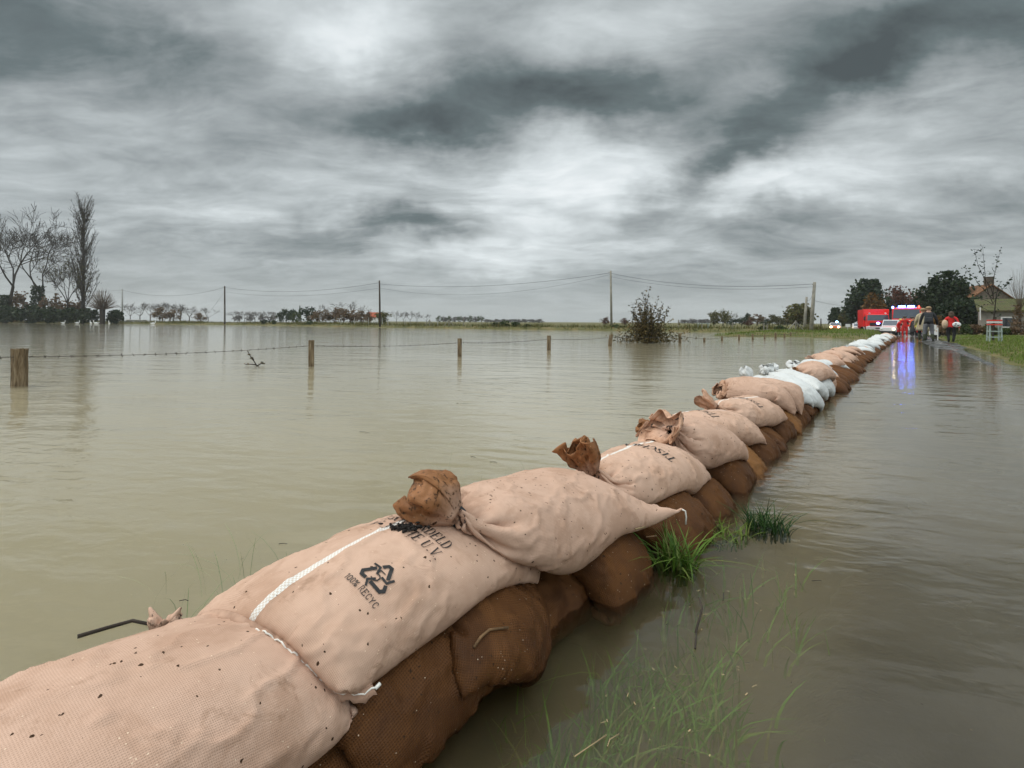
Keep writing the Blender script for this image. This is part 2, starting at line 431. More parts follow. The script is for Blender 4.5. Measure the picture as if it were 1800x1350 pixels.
# ------------------------------------------------------------------ sandbags: small cloth solver (inflated sacks settling on one another)
HS0, HT0, HR = -1.2, -2.6, .0125
HF = np.full((int(12.0 / HR), int(2.9 / HR)), -.5)
def hf_init():
    s = HS0 + np.arange(HF.shape[0]) * HR; t = HT0 + np.arange(HF.shape[1]) * HR
    S, T = np.meshgrid(s, t, indexing='ij'); HF[:] = near_z(S, T)
hf_init()
def hf_get(s, t):
    i = np.clip((s - HS0) / HR, 0, HF.shape[0] - 1.001); j = np.clip((t - HT0) / HR, 0, HF.shape[1] - 1.001)
    a = i.astype(int); b = j.astype(int); fi = i - a; fj = j - b
    return (HF[a, b] * (1 - fi) + HF[a + 1, b] * fi) * (1 - fj) + (HF[a, b + 1] * (1 - fi) + HF[a + 1, b + 1] * fi) * fj
def up1(A, ax):                      # 2x refinement along one axis, smooth
    A = np.moveaxis(A, ax, 0); n = len(A)
    out = np.empty((2 * n - 1,) + A.shape[1:], A.dtype)
    pad = np.concatenate([2 * A[:1] - A[1:2], A, 2 * A[-1:] - A[-2:-1]])
    out[1::2] = (-pad[:-3] + 9 * pad[1:-2] + 9 * pad[2:-1] - pad[3:]) / 16
    out[0::2] = A
    return np.moveaxis(out, 0, ax)
def up2(P): return up1(up1(P, 1), 2)
def hf_add(P):
    Q = up2(up2(P))
    i = np.round((Q[..., 0] - HS0) / HR).astype(int).ravel(); j = np.round((Q[..., 1] - HT0) / HR).astype(int).ravel()
    ok = (i >= 0) & (i < HF.shape[0]) & (j >= 0) & (j < HF.shape[1])
    np.maximum.at(HF, (i[ok], j[ok]), Q[..., 2].ravel()[ok])

DBG = False
def sim_bag(a, b, W=.47, L=.86, nu=38, nv=58, V0=.036, neck=None, steps=170, iters=6, seed=0, skew=0.0, drop=.05, sag=.0006, twist=0.0, end_z=None, pins=()):
    """a,b: (s,t) of the near and far end. neck: None, 'a' (gathered at a). Returns P[2,nv,nu,3] in (s,t,z)."""
    rng = np.random.RandomState(seed)
    a = np.array(a, float); b = np.array(b, float)
    ax = (b - a); Lp = np.linalg.norm(ax); ax /= Lp; sd_ = np.array([-ax[1], ax[0]])
    u = np.linspace(-.5, .5, nu); v = np.linspace(0, 1, nv)
    Vv, U = np.meshgrid(v, u, indexing='ij')
    wscale = .86
    if neck: wid = W * wscale * np.clip(.10 + (Vv / .30) ** .8 * .9, 0, 1)
    else: wid = W * wscale * np.ones_like(Vv)
    P = np.zeros((2, nv, nu, 3))
    th = .055 * (1 - np.abs(2 * U) ** 2.5) * (1 - np.abs(2 * Vv - 1) ** 6) + .004
    for k in (0, 1):
        lx = Vv * Lp + skew * U * W; ly = U * wid
        P[k, ..., 0] = a[0] + ax[0] * lx + sd_[0] * ly; P[k, ..., 1] = a[1] + ax[1] * lx + sd_[1] * ly
        P[k, ..., 2] = th * (1 if k else -1)
    base = hf_get(P[0, ..., 0], P[0, ..., 1])
    # follow the pile below, smoothed
    sm = base.copy()
    for _ in range(25): sm = np.maximum(sm, .25 * (np.roll(sm, 1, 0) + np.roll(sm, -1, 0) + np.roll(sm, 1, 1) + np.roll(sm, -1, 1))) * .5 + .5 * .25 * (np.roll(sm, 1, 0) + np.roll(sm, -1, 0) + np.roll(sm, 1, 1) + np.roll(sm, -1, 1))
    P[..., 2] += np.maximum(sm, base)[None] + .06 + drop
    P += rng.randn(*P.shape) * .0012
    # low frequency wobble seeds broad creases
    P[1, ..., 2] += .006 * np.sin(Vv * 17 + seed) * np.sin(U * 11 + seed * 2)
    du, dv = W / (nu - 1), L / (nv - 1); dd = math.hypot(du, dv)
    neckpos = None
    if neck:
        fold = 5; ph = rng.rand() * 6
        ang = np.linspace(math.pi, 0, nu)
        def ring(c, r):
            out = np.zeros((2, nu, 3))
            for k, sg in ((1, 1), (0, -1)):
                rr = r * (1 + .45 * np.sin(ang * fold * 2 * sg + ph))
                out[k, :, 0] = c[0] + sd_[0] * np.cos(ang) * rr; out[k, :, 1] = c[1] + sd_[1] * np.cos(ang) * rr
                out[k, :, 2] = c[2] + sg * np.sin(ang) * rr
            out[0, 0] = out[1, 0]; out[0, -1] = out[1, -1]
            return out
    prev = P.copy(); vel = np.zeros_like(P)
    def weld():
        for sl in ((slice(None), 0), (slice(None), -1), (-1, slice(None))) + (() if neck else ((0, slice(None)),)):
            mm = (P[0][sl] + P[1][sl]) * .5; P[0][sl] = mm; P[1][sl] = mm
    def stripe(axis, rest, kS, kC, gap=1):
        n = P.shape[axis]
        for off in range(0, 2 * gap, gap) if gap == 1 else range(0, 2 * gap):
            idxA = [slice(None)] * 4; idxB = [slice(None)] * 4
            if gap == 1:
                cnt = (n - off) // 2
                idxA[axis] = slice(off, off + 2 * cnt, 2); idxB[axis] = slice(off + 1, off + 2 * cnt, 2)
            else:
                cnt = (n - off - gap + 2 * gap - 1) // (2 * gap)
                if cnt <= 0: continue
                idxA[axis] = slice(off, off + 2 * gap * cnt, 2 * gap); idxB[axis] = slice(off + gap, off + gap + 2 * gap * cnt, 2 * gap)
            A = P[tuple(idxA)]; B = P[tuple(idxB)]
            m = min(A.shape[axis], B.shape[axis])
            if A.shape[axis] != m:
                idxA[axis] = slice(idxA[axis].start, idxA[axis].start + m * (idxA[axis].step), idxA[axis].step); A = P[tuple(idxA)]
            d = B - A; l = np.sqrt((d * d).sum(-1)) + 1e-9; e = (l - rest) / l
            d *= (np.where(e > 0, kS, kC) * .5 * e)[..., None]
            A += d; B -= d
    def shear(k):
        for (r0, c0) in ((0, 0), (1, 1)):
            A = P[:, r0:-1:2, c0:-1:2]; B = P[:, r0 + 1::2, c0 + 1::2][:, :A.shape[1], :A.shape[2]]; A = A[:, :B.shape[1], :B.shape[2]]
            d = B - A; l = np.sqrt((d * d).sum(-1)) + 1e-9; d *= (k * .5 * (l - dd) / l)[..., None]; A += d; B -= d
            A = P[:, r0 + 1::2, c0:-1:2]; B = P[:, r0:-1:2, c0 + 1::2]; n1 = min(A.shape[1], B.shape[1]); n2 = min(A.shape[2], B.shape[2])
            A = A[:, :n1, :n2]; B = B[:, :n1, :n2]
            d = B - A; l = np.sqrt((d * d).sum(-1)) + 1e-9; d *= (k * .5 * (l - dd) / l)[..., None]; A += d; B -= d
    sgn = np.array([-1, 1.])[:, None, None, None]
    c0 = np.array([a[0], a[1]])
    for it in range(steps):
        vel = (P - prev) * .88; prev[:] = P
        P += np.clip(vel, -.02, .02)
        P[..., 2] -= .0011
        for q_ in range(iters):
            # volume + hydrostatic load of the sand
            Pu = np.zeros_like(P); Pv = np.zeros_like(P)
            Pu[:, :, 1:-1] = P[:, :, 2:] - P[:, :, :-2]; Pu[:, :, 0] = P[:, :, 1] - P[:, :, 0]; Pu[:, :, -1] = P[:, :, -1] - P[:, :, -2]
            Pv[:, 1:-1] = P[:, 2:] - P[:, :-2]; Pv[:, 0] = P[:, 1] - P[:, 0]; Pv[:, -1] = P[:, -1] - P[:, -2]
            N = np.cross(Pu, Pv) * .25 * sgn * -1.0
            # orientation: top sheet normals up
            if q_ == 0 and it == 0:
                flip = -1.0 if N[1, nv // 2, nu // 2, 2] < 0 else 1.0
            N = N * flip
            cen = P.mean(axis=(0, 1, 2))
            vol = ((P - cen) * N).sum() / 3
            g2 = (N * N).sum() / 1.0
            ramp_ = min(1, .35 + it / 60)
            lam = np.clip((V0 * ramp_ - vol) / g2, -6, 8) * .5
            wgt = 1.0
            if neck: wgt = np.clip((v - .06) / .08, 0, 1)[None, :, None, None]
            P += np.clip(lam * N * wgt, -.012, .012)
            if q_ == 0:
                An = np.sqrt((N * N).sum(-1, keepdims=True)) + 1e-9
                zt = P[..., 2].max()
                P += N / An * ((zt - P[..., 2:3]) * sag * 6) * wgt
            stripe(2, du, .95, .22); stripe(1, dv, .95, .25)
            shear(.35)
            if q_ % 2 == 0: stripe(2, 2 * du, .3, .06, 2); stripe(1, 2 * dv, .3, .06, 2)
            weld()
            if neck:
                hz_ = hf_get(np.array([a[0]]), np.array([a[1]]))[0]
                c3 = (a[0], a[1], (end_z if end_z is not None else hz_ + .035))
                rg_ = ring(c3, .024); P[:, 0] = P[:, 0] * .1 + rg_ * .9
                neckpos = c3
            h = hf_get(P[..., 0], P[..., 1]) + .003
            pen = P[..., 2] < h
            P[..., 2] = np.where(pen, h, P[..., 2])
            if q_ == iters - 1:
                fr_ = np.where(pen, .75, .03)[..., None]
                P[..., :2] -= (P[..., :2] - prev[..., :2]) * fr_
        for (vi, ui, ps, pt_, pz, pw) in pins:        # a corner pulled or propped where the layers pinch it
            g_ = np.exp(-((np.arange(nv)[:, None] - vi % nv) ** 2 + (np.arange(nu)[None] - ui % nu) ** 2) / 14.0)[None, ..., None] * pw
            P += g_ * (np.array([ps, pt_, P[1, vi, ui, 2] if pz is None else pz]) - P[1, vi, ui])
        # keep the sack where it was laid
        cc = P[..., :2].mean(axis=(0, 1, 2)); tgt = (a + b) * .5
        P[..., :2] += (tgt - cc) * .06
    for _ in range(1):
        I = P[:, 1:-1, 1:-1]; P[:, 1:-1, 1:-1] = I * .76 + .06 * (P[:, :-2, 1:-1] + P[:, 2:, 1:-1] + P[:, 1:-1, :-2] + P[:, 1:-1, 2:])
    if DBG: print('BAG', seed, 'z %.3f..%.3f' % (P[..., 2].min(), P[..., 2].max()), 'vol %.4f/%.4f' % (vol, V0), 'thick %.3f' % (P[1] - P[0])[nv // 2, nu // 2, 2], 'W %.2f' % np.ptp((P[..., :2] - a) @ sd_), 'L %.2f' % np.ptp((P[..., :2] - a) @ ax))
    return P, neckpos, ax, sd_

def st2w(A):
    A = np.asarray(A); s, t = A[..., 0], A[..., 1]
    return np.stack([.6 * s + .8 * t, .8 * s - .6 * t, A[..., 2]], -1)
def detail(P, amp=1.0):
    Q = up2(P); nv, nu = Q.shape[1:3]
    rg = np.random.RandomState(int(abs(P[0, 0, 0, 0]) * 1e4) % 9999)
    gu = np.gradient(Q, axis=2); gv = np.gradient(Q, axis=1); N = np.cross(gu, gv); N /= np.linalg.norm(N, axis=-1, keepdims=True) + 1e-9
    N[0] *= -1
    if N[1, nv // 2, nu // 2, 2] < 0: N = -N
    uu = np.linspace(0, 1, nu)[None]; vv = np.linspace(0, 1, nv)[:, None]; o1, o2 = rg.rand(2) * 40
    eu = np.minimum(uu, 1 - uu); ev = np.minimum(vv, 1 - vv)
    for k in (0, 1):              # puckers along the sewn edges and fine creases of the cloth
        d = .0050 * np.exp(-eu / .11) * np.clip(eu / .03, 0, 1) * (fbm(vv * 26 + o1 + k * 9, uu * 4, 61) - .47) * 2
        d = d + .0050 * np.exp(-ev / .09) * np.clip(ev / .02, 0, 1) * (fbm(uu * 20 + o2 + k * 9, vv * 3, 62) - .47) * 2
        a1 = uu * 3.2 + vv * 2.2; a2 = vv * 5 - uu * 2
        cr_ = 1 - np.abs(fbm(a1 * 1.6 + o1, a2 * 1.1 + o2 + k * 7, 63, 4) - .47) * 9
        d = d + .0070 * np.clip(cr_, 0, 1) ** 2 * np.clip(eu / .08, 0, 1) * np.clip(ev / .05, 0, 1)
        d = d + .007 * (fbm(a2 * .9 + o2, a1 * 1.2 + k * 5, 64, 3) - .44) * np.clip(eu / .1, 0, 1)
        Q[k] = Q[k] + N[k] * (d * amp)[..., None]
    return Q
def bag_mesh(name, P, mat, parent=None, org=None, ref=1, neck=False):
    """welded two-sheet mesh with uv (top sheet u 0-1, bottom sheet u 2-3)"""
    Q = detail(P, 1.9 if mat in (m_jute, m_jute2) else 1.0) if ref else P
    nv, nu = Q.shape[1:3]
    Wd = st2w(Q) - (np.array(org) if org is not None else 0)
    idx1 = np.arange(nv * nu).reshape(nv, nu); idx0 = idx1 + nv * nu
    idx0 = idx0.copy(); idx0[:, 0] = idx1[:, 0]; idx0[:, -1] = idx1[:, -1]; idx0[-1] = idx1[-1]
    if not neck: idx0[0] = idx1[0]
    V = np.concatenate([Wd[1].reshape(-1, 3), Wd[0].reshape(-1, 3)])
    uu, vv = np.meshgrid(np.linspace(0, 1, nu), np.linspace(0, 1, nv))
    uv = np.concatenate([np.stack([uu, vv], -1).reshape(-1, 2), np.stack([uu + 2, vv], -1).reshape(-1, 2)])
    def qd(i): return np.stack([i[:-1, :-1], i[:-1, 1:], i[1:, 1:], i[1:, :-1]], -1).reshape(-1, 4)
    q1 = qd(idx1); q0 = qd(idx0)[:, ::-1]
    # make top face up
    A_, B_, C_ = V[q1[len(q1) // 2][0]], V[q1[len(q1) // 2][1]], V[q1[len(q1) // 2][3]]
    nz = np.cross(B_ - A_, C_ - A_)[2]
    q = np.concatenate([q1, q0]); q = q if nz > 0 else q[:, ::-1]
    used = np.zeros(len(V), bool); used[q.ravel()] = True
    re = np.cumsum(used) - 1
    # drop degenerate quads' duplicates is left to validate()
    return np_mesh(name, V[used], re[q], None, mat, parent, True, uv[used])

# ---- fabrics
def fabric(name, base, dirt, stripe=None, wet=0.0, weave=1.0, spots=1.0, rough=.85, blotch=.5, mud=0.0, coarse=1.0):
    m, t, out = new_mat(name)
    tcn = t.n.new('ShaderNodeTexCoord'); ob = tcn.outputs['Object']; uvc = tcn.outputs['UV']
    big = t.noise(ob, 3.2, 6, .62); mid = t.noise(ob, 17, 5, .65)
    damp = t.ramp(t.noise(ob, 5.5, 7, .68, .6), [(.52, 0), (.60, .55), (.72, .75)])
    c = t.mix(t.ramp(big, [(.35, 0.0), (.75, blotch)]), base, dirt); c = t.mix(t.math('MULTIPLY', damp, blotch), c, dirt)
    c = t.mix(t.math('MULTIPLY', t.ramp(mid, [(.45, 0), (.8, .5)]), blotch), c, dirt)
    if stripe:
        s = t.n.new('ShaderNodeSeparateXYZ'); t.put(s.inputs[0], uvc)
        d = t.math('ABSOLUTE', t.math('SUBTRACT', s.outputs[0], stripe[0]))
        on = t.math('LESS_THAN', d, stripe[1])
        ck = t.node('ShaderNodeTexChecker'); t.put(ck.inputs['Vector'], t.map(uvc, (1, 1.8, 1))); ck.inputs['Scale'].default_value = 110
        c = t.mix(on, c, t.mix(ck.outputs['Fac'], (.80, .78, .74), (.66, .58, .50)))
    if spots:                                   # grit and bits of peat stuck to the cloth
        for sc, th, rs in ((60, .17, 3.0), (26, .11, 2.0)):
            v = t.node('ShaderNodeTexVoronoi'); v.feature = 'F1'
            t.put(v.inputs['Vector'], t.vmath('ADD', ob, t.vmath('SCALE', t.noise(ob, 90, 2, .5, color=True), .012))); v.inputs['Scale'].default_value = sc
            pick = t.math('GREATER_THAN', t.noise(v.outputs['Position'], 40, 0), .70 - .06 * spots)
            f = t.math('MULTIPLY', t.math('LESS_THAN', v.outputs['Distance'], th), pick)
            c = t.mix(f, c, (.035, .018, .008))
        lt = t.node('ShaderNodeTexVoronoi'); t.put(lt.inputs['Vector'], ob); lt.inputs['Scale'].default_value = 70
        f = t.math('MULTIPLY', t.math('LESS_THAN', lt.outputs['Distance'], .10), t.math('GREATER_THAN', t.noise(lt.outputs['Position'], 33, 0), .58))
        c = t.mix(t.math('MULTIPLY', f, .7), c, (.85, .66, .48))
    if stripe or name.startswith('pink'):        # smeared mud, dried in
        sm = t.ramp(t.noise(t.map(ob, (1, 1, 1.6)), 7.5, 8, .72, .9), [(.56, 0), (.66, .55), (.8, .8)])
        c = t.mix(t.math('MULTIPLY', sm, t.ramp(t.noise(ob, 30, 5, .7), [(.35, .25), (.6, 1)])), c, (.20, .105, .055))
    if mud:
        sv_ = t.n.new('ShaderNodeSeparateXYZ'); t.put(sv_.inputs[0], uvc)
        rim = t.math('ADD', sv_.outputs[1], t.math('MULTIPLY', t.math('SUBTRACT', t.noise(ob, 14, 4, .6), .5), .16))
        c = t.mix(t.ramp(rim, [(.03, .9), (.13, 0.0)]), c, (.58, .38, .28))
        f = t.ramp(t.noise(ob, 46, 7, .75, .4), [(.64 - .1 * mud, 0), (.72 - .1 * mud, 1)])
        c = t.mix(f, c, (.016, .008, .004)); c = t.mix(t.ramp(t.noise(ob, 9, 4, .6), [(.42, 0), (.7, .65)]), c, (.10, .04, .014))
    # plain weave
    wv = t.node('ShaderNodeTexWave'); wv.wave_type = 'BANDS'; wv.bands_direction = 'X'; t.put(wv.inputs['Vector'], uvc); wv.inputs['Scale'].default_value = 46 / coarse; wv.inputs['Distortion'].default_value = .6
    wv2 = t.node('ShaderNodeTexWave'); wv2.wave_type = 'BANDS'; wv2.bands_direction = 'Y'; t.put(wv2.inputs['Vector'], uvc); wv2.inputs['Scale'].default_value = 80 / coarse; wv2.inputs['Distortion'].default_value = .6
    wy = t.math('MULTIPLY', wv.outputs['Fac'], wv2.outputs['Fac'])
    c = t.mix(t.math('MULTIPLY', wy, .26 * weave, clamp=True), c, dirt)
    hh = t.math('ADD', t.math('MULTIPLY', wy, .5 * weave), t.math('ADD', t.math('MULTIPLY', mid, 1.5), t.math('MULTIPLY', t.noise(ob, 60, 4, .6), .9)))
    n = t.bump(hh, .35, .006)
    rg = t.ramp(big, [(.4, rough), (.65, max(.2, rough - wet))])
    pbsdf(t, out, c, rg, normal=n, spec=.16)
    return m
m_peach = fabric('peach_sack_cloth', (.63, .425, .32), (.34, .19, .115), stripe=(.41, .015))
m_peach2 = fabric('pink_sack_cloth', (.61, .41, .31), (.32, .175, .105))
m_jute = fabric('wet_jute', (.165, .068, .021), (.045, .016, .005), wet=.3, weave=2.8, rough=.8, spots=1.2, blotch=.8, coarse=1.6)
m_jute2 = fabric('damp_jute', (.24, .115, .04), (.13, .05, .013), wet=.3, weave=2.8, rough=.8, spots=1.0, blotch=.8, coarse=1.6)
m_white = fabric('white_sack_cloth', (.64, .65, .64), (.40, .385, .35), weave=.5, spots=.5, rough=.6, blotch=.35)
m_tuft = fabric('stained_sack_cloth', (.36, .165, .07), (.14, .05, .016), weave=.5, spots=1.5, rough=.6, wet=.25, mud=1.0)
m_tuftp = fabric('pale_tuft_cloth', (.64, .40, .28), (.40, .20, .10), weave=.4, spots=1.2, rough=.7, mud=.15)
m_cord = simple('black_cord', (.012, .012, .014), .5)
m_thread = simple('white_thread', (.75, .72, .66), .8)
m_print = simple('black_print', (.018, .017, .017), .7, var=.5, scale=90)
m_hem = fabric('sack_hem', (.52, .30, .19), (.30, .15, .08), weave=.6, mud=.25)

# ---- gathered mouth of a sack: flattened ring that fans out in folds
def tuft_arrays(neck, direction, side, length, rx, ry, folds, amp, seed, curl=0.0, close=0.0, n=160, m=26, r0=.024, sway=0.0):
    rng = np.random.RandomState(seed)
    D = np.array(direction, float); D /= np.linalg.norm(D)
    S_ = np.array(side, float); S_ -= D * S_.dot(D); S_ /= np.linalg.norm(S_); T_ = np.cross(D, S_)
    ph = np.linspace(0, 2 * math.pi, n, endpoint=False); out = np.zeros((m, n, 3))
    p1, p2, p3 = rng.rand(3) * 6; am = .7 + .6 * rng.rand(n // 6 + 1).repeat(6)[:n]
    am = np.convolve(np.concatenate([am[-6:], am, am[:6]]), np.ones(7) / 7, 'same')[6:-6]
    c = np.array(neck, float); d = D.copy()
    for k in range(m):
        q = k / (m - 1)
        sp = (1 - (1 - q) ** 2.0)
        RX = r0 + (rx - r0) * sp; RY = r0 + (ry - r0) * sp
        if close: RX *= 1 - close * q ** 4; RY *= 1 - close * q ** 4
        fa = amp * (.35 + q) * np.clip(q * 4 + .3, 0, 1)
        zig = np.sin(folds * ph + p1 + .8 * np.sin(2 * ph + p2) + sway * q) * am
        rr = 1 + .35 * fa / max(rx, .01) * np.sin((folds + 2) * ph + p3)
        X = RX * np.cos(ph) * rr; Y = RY * np.sin(ph) * rr + fa * zig * (.5 + .5 * np.abs(np.cos(ph)))
        lift = .22 * fa * np.cos(folds * ph * .5 + p2) * q + .02 * q * np.sin(3 * ph + p3)
        out[k] = c + np.outer(X, S_) + np.outer(Y, T_) + np.outer(lift, d)
        c = c + d * length / (m - 1)
        d = d + np.array([0, 0, -1]) * curl / m; d /= np.linalg.norm(d)
    qq = np.linspace(0, 1, m)[:, None]; pp = np.linspace(0, 1, n, endpoint=False)[None]
    gn = np.cross(np.roll(out, -1, 1) - np.roll(out, 1, 1), np.gradient(out, axis=0)); gn /= np.linalg.norm(gn, axis=-1, keepdims=True) + 1e-9
    fade = np.minimum(1, np.minimum(pp, 1 - pp) * 14)
    cz = (1 - np.abs(fbm(pp * 9 + seed, qq * 2.4 + pp * 3, 71 + seed % 9, 4) - .47) * 7)
    out = out + gn * ((.011 * np.clip(cz, -.6, 1) + .016 * (fbm(pp * 14 + seed * 3, qq * 3.5, 81, 3) - .44)) * np.clip(qq * 2.2, 0, 1) * fade * min(1, rx / .08))[..., None]
    return out
def tuft_mesh(name, arr, mat, parent, org):
    A = st2w(arr) - np.array(org); m, n = A.shape[:2]
    i = np.arange(m * n).reshape(m, n); j = np.roll(i, -1, 1)
    q = np.stack([i[:-1], j[:-1], j[1:], i[1:]], -1).reshape(-1, 4)
    uu, vv = np.meshgrid(np.linspace(0, 1, n), np.linspace(0, .3, m))
    o = np_mesh(name, A.reshape(-1, 3), q, None, mat, parent, True, np.stack([uu, vv], -1).reshape(-1, 2))
    so = o.modifiers.new('thick', 'SOLIDIFY'); so.thickness = .0035; so.offset = 0
    return o

# ---- stroke lettering with serifs, laid on the cloth through its own grid
GL = {
 'T': [((0, 1), (.8, 1), .07), ((.4, 1), (.4, 0), .13), ((.0, 1), (.0, .82), .06), ((.8, 1), (.8, .82), .06), ((.24, .0), (.56, .0), .05)],
 'I': [((.2, 1), (.2, 0), .13), ((.05, 1), (.35, 1), .05), ((.05, 0), (.35, 0), .05)],
 'H': [((.13, 1), (.13, 0), .13), ((.77, 1), (.77, 0), .13), ((.13, .5), (.77, .5), .06), ((0, 1), (.26, 1), .05), ((0, 0), (.26, 0), .05), ((.64, 1), (.9, 1), .05), ((.64, 0), (.9, 0), .05)],
 'E': [((.13, 1), (.13, 0), .13), ((0, 1), (.66, 1), .06), ((0, 0), (.7, 0), .06), ((.13, .52), (.5, .52), .06), ((.66, 1), (.66, .8), .06), ((.7, 0), (.7, .2), .06), ((.5, .62), (.5, .42), .05)],
 'N': [((.12, 1), (.12, 0), .06), ((.78, 1), (.78, 0), .06), ((.1, 1), (.78, 0), .14), ((0, 1), (.2, 1), .05), ((0, 0), (.25, 0), .05), ((.65, 1), (.92, 1), .05)],
 'A': [((.42, 1), (.08, 0), .06), ((.42, 1), (.76, 0), .14), ((.2, .36), (.64, .36), .05), ((-.04, 0), (.2, 0), .05), ((.62, 0), (.9, 0), .05)],
 'L': [((.13, 1), (.13, 0), .13), ((0, 1), (.3, 1), .05), ((0, 0), (.68, 0), .06), ((.68, 0), (.68, .24), .06)],
 'U': [((.13, 1), (.13, .3), .13), ((.13, .3), (.2, .08), .12), ((.2, .08), (.42, 0), .08), ((.42, 0), (.64, .08), .07), ((.64, .08), (.7, .3), .06), ((.7, .3), (.7, 1), .06), ((0, 1), (.27, 1), .05), ((.58, 1), (.82, 1), .05)],
 'V': [((.08, 1), (.42, 0), .14), ((.42, 0), (.76, 1), .06), ((-.04, 1), (.22, 1), .05), ((.64, 1), (.88, 1), .05)],
 'R': [((.13, 1), (.13, 0), .13), ((0, 1), (.45, 1), .06), ((.45, 1), (.62, .88), .09), ((.62, .88), (.62, .66), .12), ((.62, .66), (.45, .52), .09), ((.45, .52), (.13, .52), .05), ((.4, .52), (.76, 0), .13), ((0, 0), (.28, 0), .05), ((.66, 0), (.86, 0), .05)],
 'D': [((.13, 1), (.13, 0), .13), ((0, 1), (.45, 1), .05), ((.45, 1), (.7, .82), .08), ((.7, .82), (.78, .5), .13), ((.78, .5), (.7, .18), .13), ((.7, .18), (.45, 0), .08), ((.45, 0), (0, 0), .05)],
 'S': [((.62, .78), (.56, .95), .06), ((.56, .95), (.34, 1), .06), ((.34, 1), (.12, .88), .08), ((.12, .88), (.12, .68), .1), ((.12, .68), (.36, .52), .12), ((.36, .52), (.6, .36), .12), ((.6, .36), (.6, .14), .1), ((.6, .14), (.36, 0), .08), ((.36, 0), (.12, .06), .06), ((.12, .06), (.06, .24), .06), ((.62, .98), (.62, .76), .04), ((.06, .02), (.06, .25), .04)],
 'C': [((.7, .74), (.62, .94), .07), ((.62, .94), (.42, 1), .06), ((.42, 1), (.18, .86), .1), ((.18, .86), (.08, .5), .14), ((.08, .5), (.18, .14), .14), ((.18, .14), (.42, 0), .1), ((.42, 0), (.62, .05), .06), ((.62, .05), (.74, .24), .06), ((.71, .98), (.71, .72), .05)],
 'Y': [((.06, 1), (.4, .45), .13), ((.4, .45), (.74, 1), .07), ((.4, .48), (.4, 0), .13)],
 '1': [((.1, .82), (.3, 1), .09), ((.3, 1), (.3, 0), .13)],
 '0': [((.35, 1), (.1, .8), .09), ((.1, .8), (.1, .2), .12), ((.1, .2), (.35, 0), .09), ((.35, 0), (.6, .2), .09), ((.6, .2), (.6, .8), .12), ((.6, .8), (.35, 1), .09)],
 '5': [((.6, 1), (.15, 1), .1), ((.15, 1), (.12, .56), .1), ((.12, .56), (.4, .64), .1), ((.4, .64), (.62, .48), .11), ((.62, .48), (.62, .2), .12), ((.62, .2), (.4, .0), .11), ((.4, .0), (.08, .08), .1)],
 '%': [((.75, 1), (.15, 0), .07), ((.1, .95), (.32, .95), .08), ((.32, .95), (.32, .65), .08), ((.32, .65), (.1, .65), .08), ((.1, .65), (.1, .95), .08), ((.55, .35), (.8, .35), .08), ((.8, .35), (.8, .02), .08), ((.8, .02), (.55, .02), .08), ((.55, .02), (.55, .35), .08)],
 '.': [((.1, .05), (.2, .05), .14)],
}
ADV = {'I': .55, 'L': .85, 'T': .98, '.': .42, ' ': .5, '1': .55, '0': .8, '5': .8, 'E': .92, 'S': .85, 'C': .98, 'R': 1.0, '%': 1.0, 'Y': .95, 'V': 1.0}
def text_strokes(txt, size, arc=0.0, bold=1.0, cond=1.0, sans=False):
    out = []; x = 0
    for ch in txt:
        for (p, q, w_) in GL.get(ch, []):
            if sans:
                if w_ < .058: continue
                w_ = .12
            out.append((x + p[0], p[1], x + q[0], q[1], w_ * bold))
        x += ADV.get(ch, 1.06)
    return [((a - x / 2) * size * cond, b * size, (c - x / 2) * size * cond, d * size, w_ * size * (.5 + .5 * cond)) for a, b, c, d, w_ in out], x * size
def strokes_on_bag(name, strokes, P, mat, parent, org, uc, vc, rot, W, L, off=.0025, arc=0.0):
    """strokes: metric segments on the cloth centred at grid fraction (uc,vc)"""
    Q = detail(P)[1]; nv, nu = Q.shape[:2]; Wq = st2w(Q)
    gu = np.gradient(Wq, axis=1); gv = np.gradient(Wq, axis=0); N = np.cross(gu, gv); N /= np.linalg.norm(N, axis=-1, keepdims=True) + 1e-9
    if N[nv // 2, nu // 2, 2] < 0: N = -N
    def samp(A, u, v):
        i = np.clip(v, 0, .9999) * (nv - 1); j = np.clip(u, 0, .9999) * (nu - 1); a = int(i); b = int(j); fi = i - a; fj = j - b
        return (A[a, b] * (1 - fi) + A[a + 1, b] * fi) * (1 - fj) + (A[a, b + 1] * (1 - fi) + A[a + 1, b + 1] * fi) * fj
    mb = MB(); cr, sr = math.cos(rot), math.sin(rot)
    def put(x, y):
        if arc: y = y - arc * x * x
        X = x * cr - y * sr; Y = x * sr + y * cr
        u, v = uc + X / W, vc + Y / L
        if not (0.01 < u < .99 and 0.01 < v < .99): return None
        return samp(Wq, u, v) + samp(N, u, v) * off - np.array(org)
    for (x0, y0, x1, y1, w_) in strokes:
        l = math.hypot(x1 - x0, y1 - y0) + 1e-9; ux, uy = (x1 - x0) / l, (y1 - y0) / l
        e = w_ * .25; n = max(1, int(l / .008))
        prev = None
        for k in range(n + 1):
            q = -e + (l + 2 * e) * k / n; px, py = x0 + ux * q, y0 + uy * q
            A = put(px - uy * w_ / 2, py + ux * w_ / 2); B = put(px + uy * w_ / 2, py - ux * w_ / 2)
            if A is None or B is None: prev = None; continue
            if prev is not None: mb.add([prev[0], prev[1], B, A], [(0, 1, 2, 3)])
            prev = (A, B)
    if mb.v: return mb.build(name, mat, parent, smooth=True)
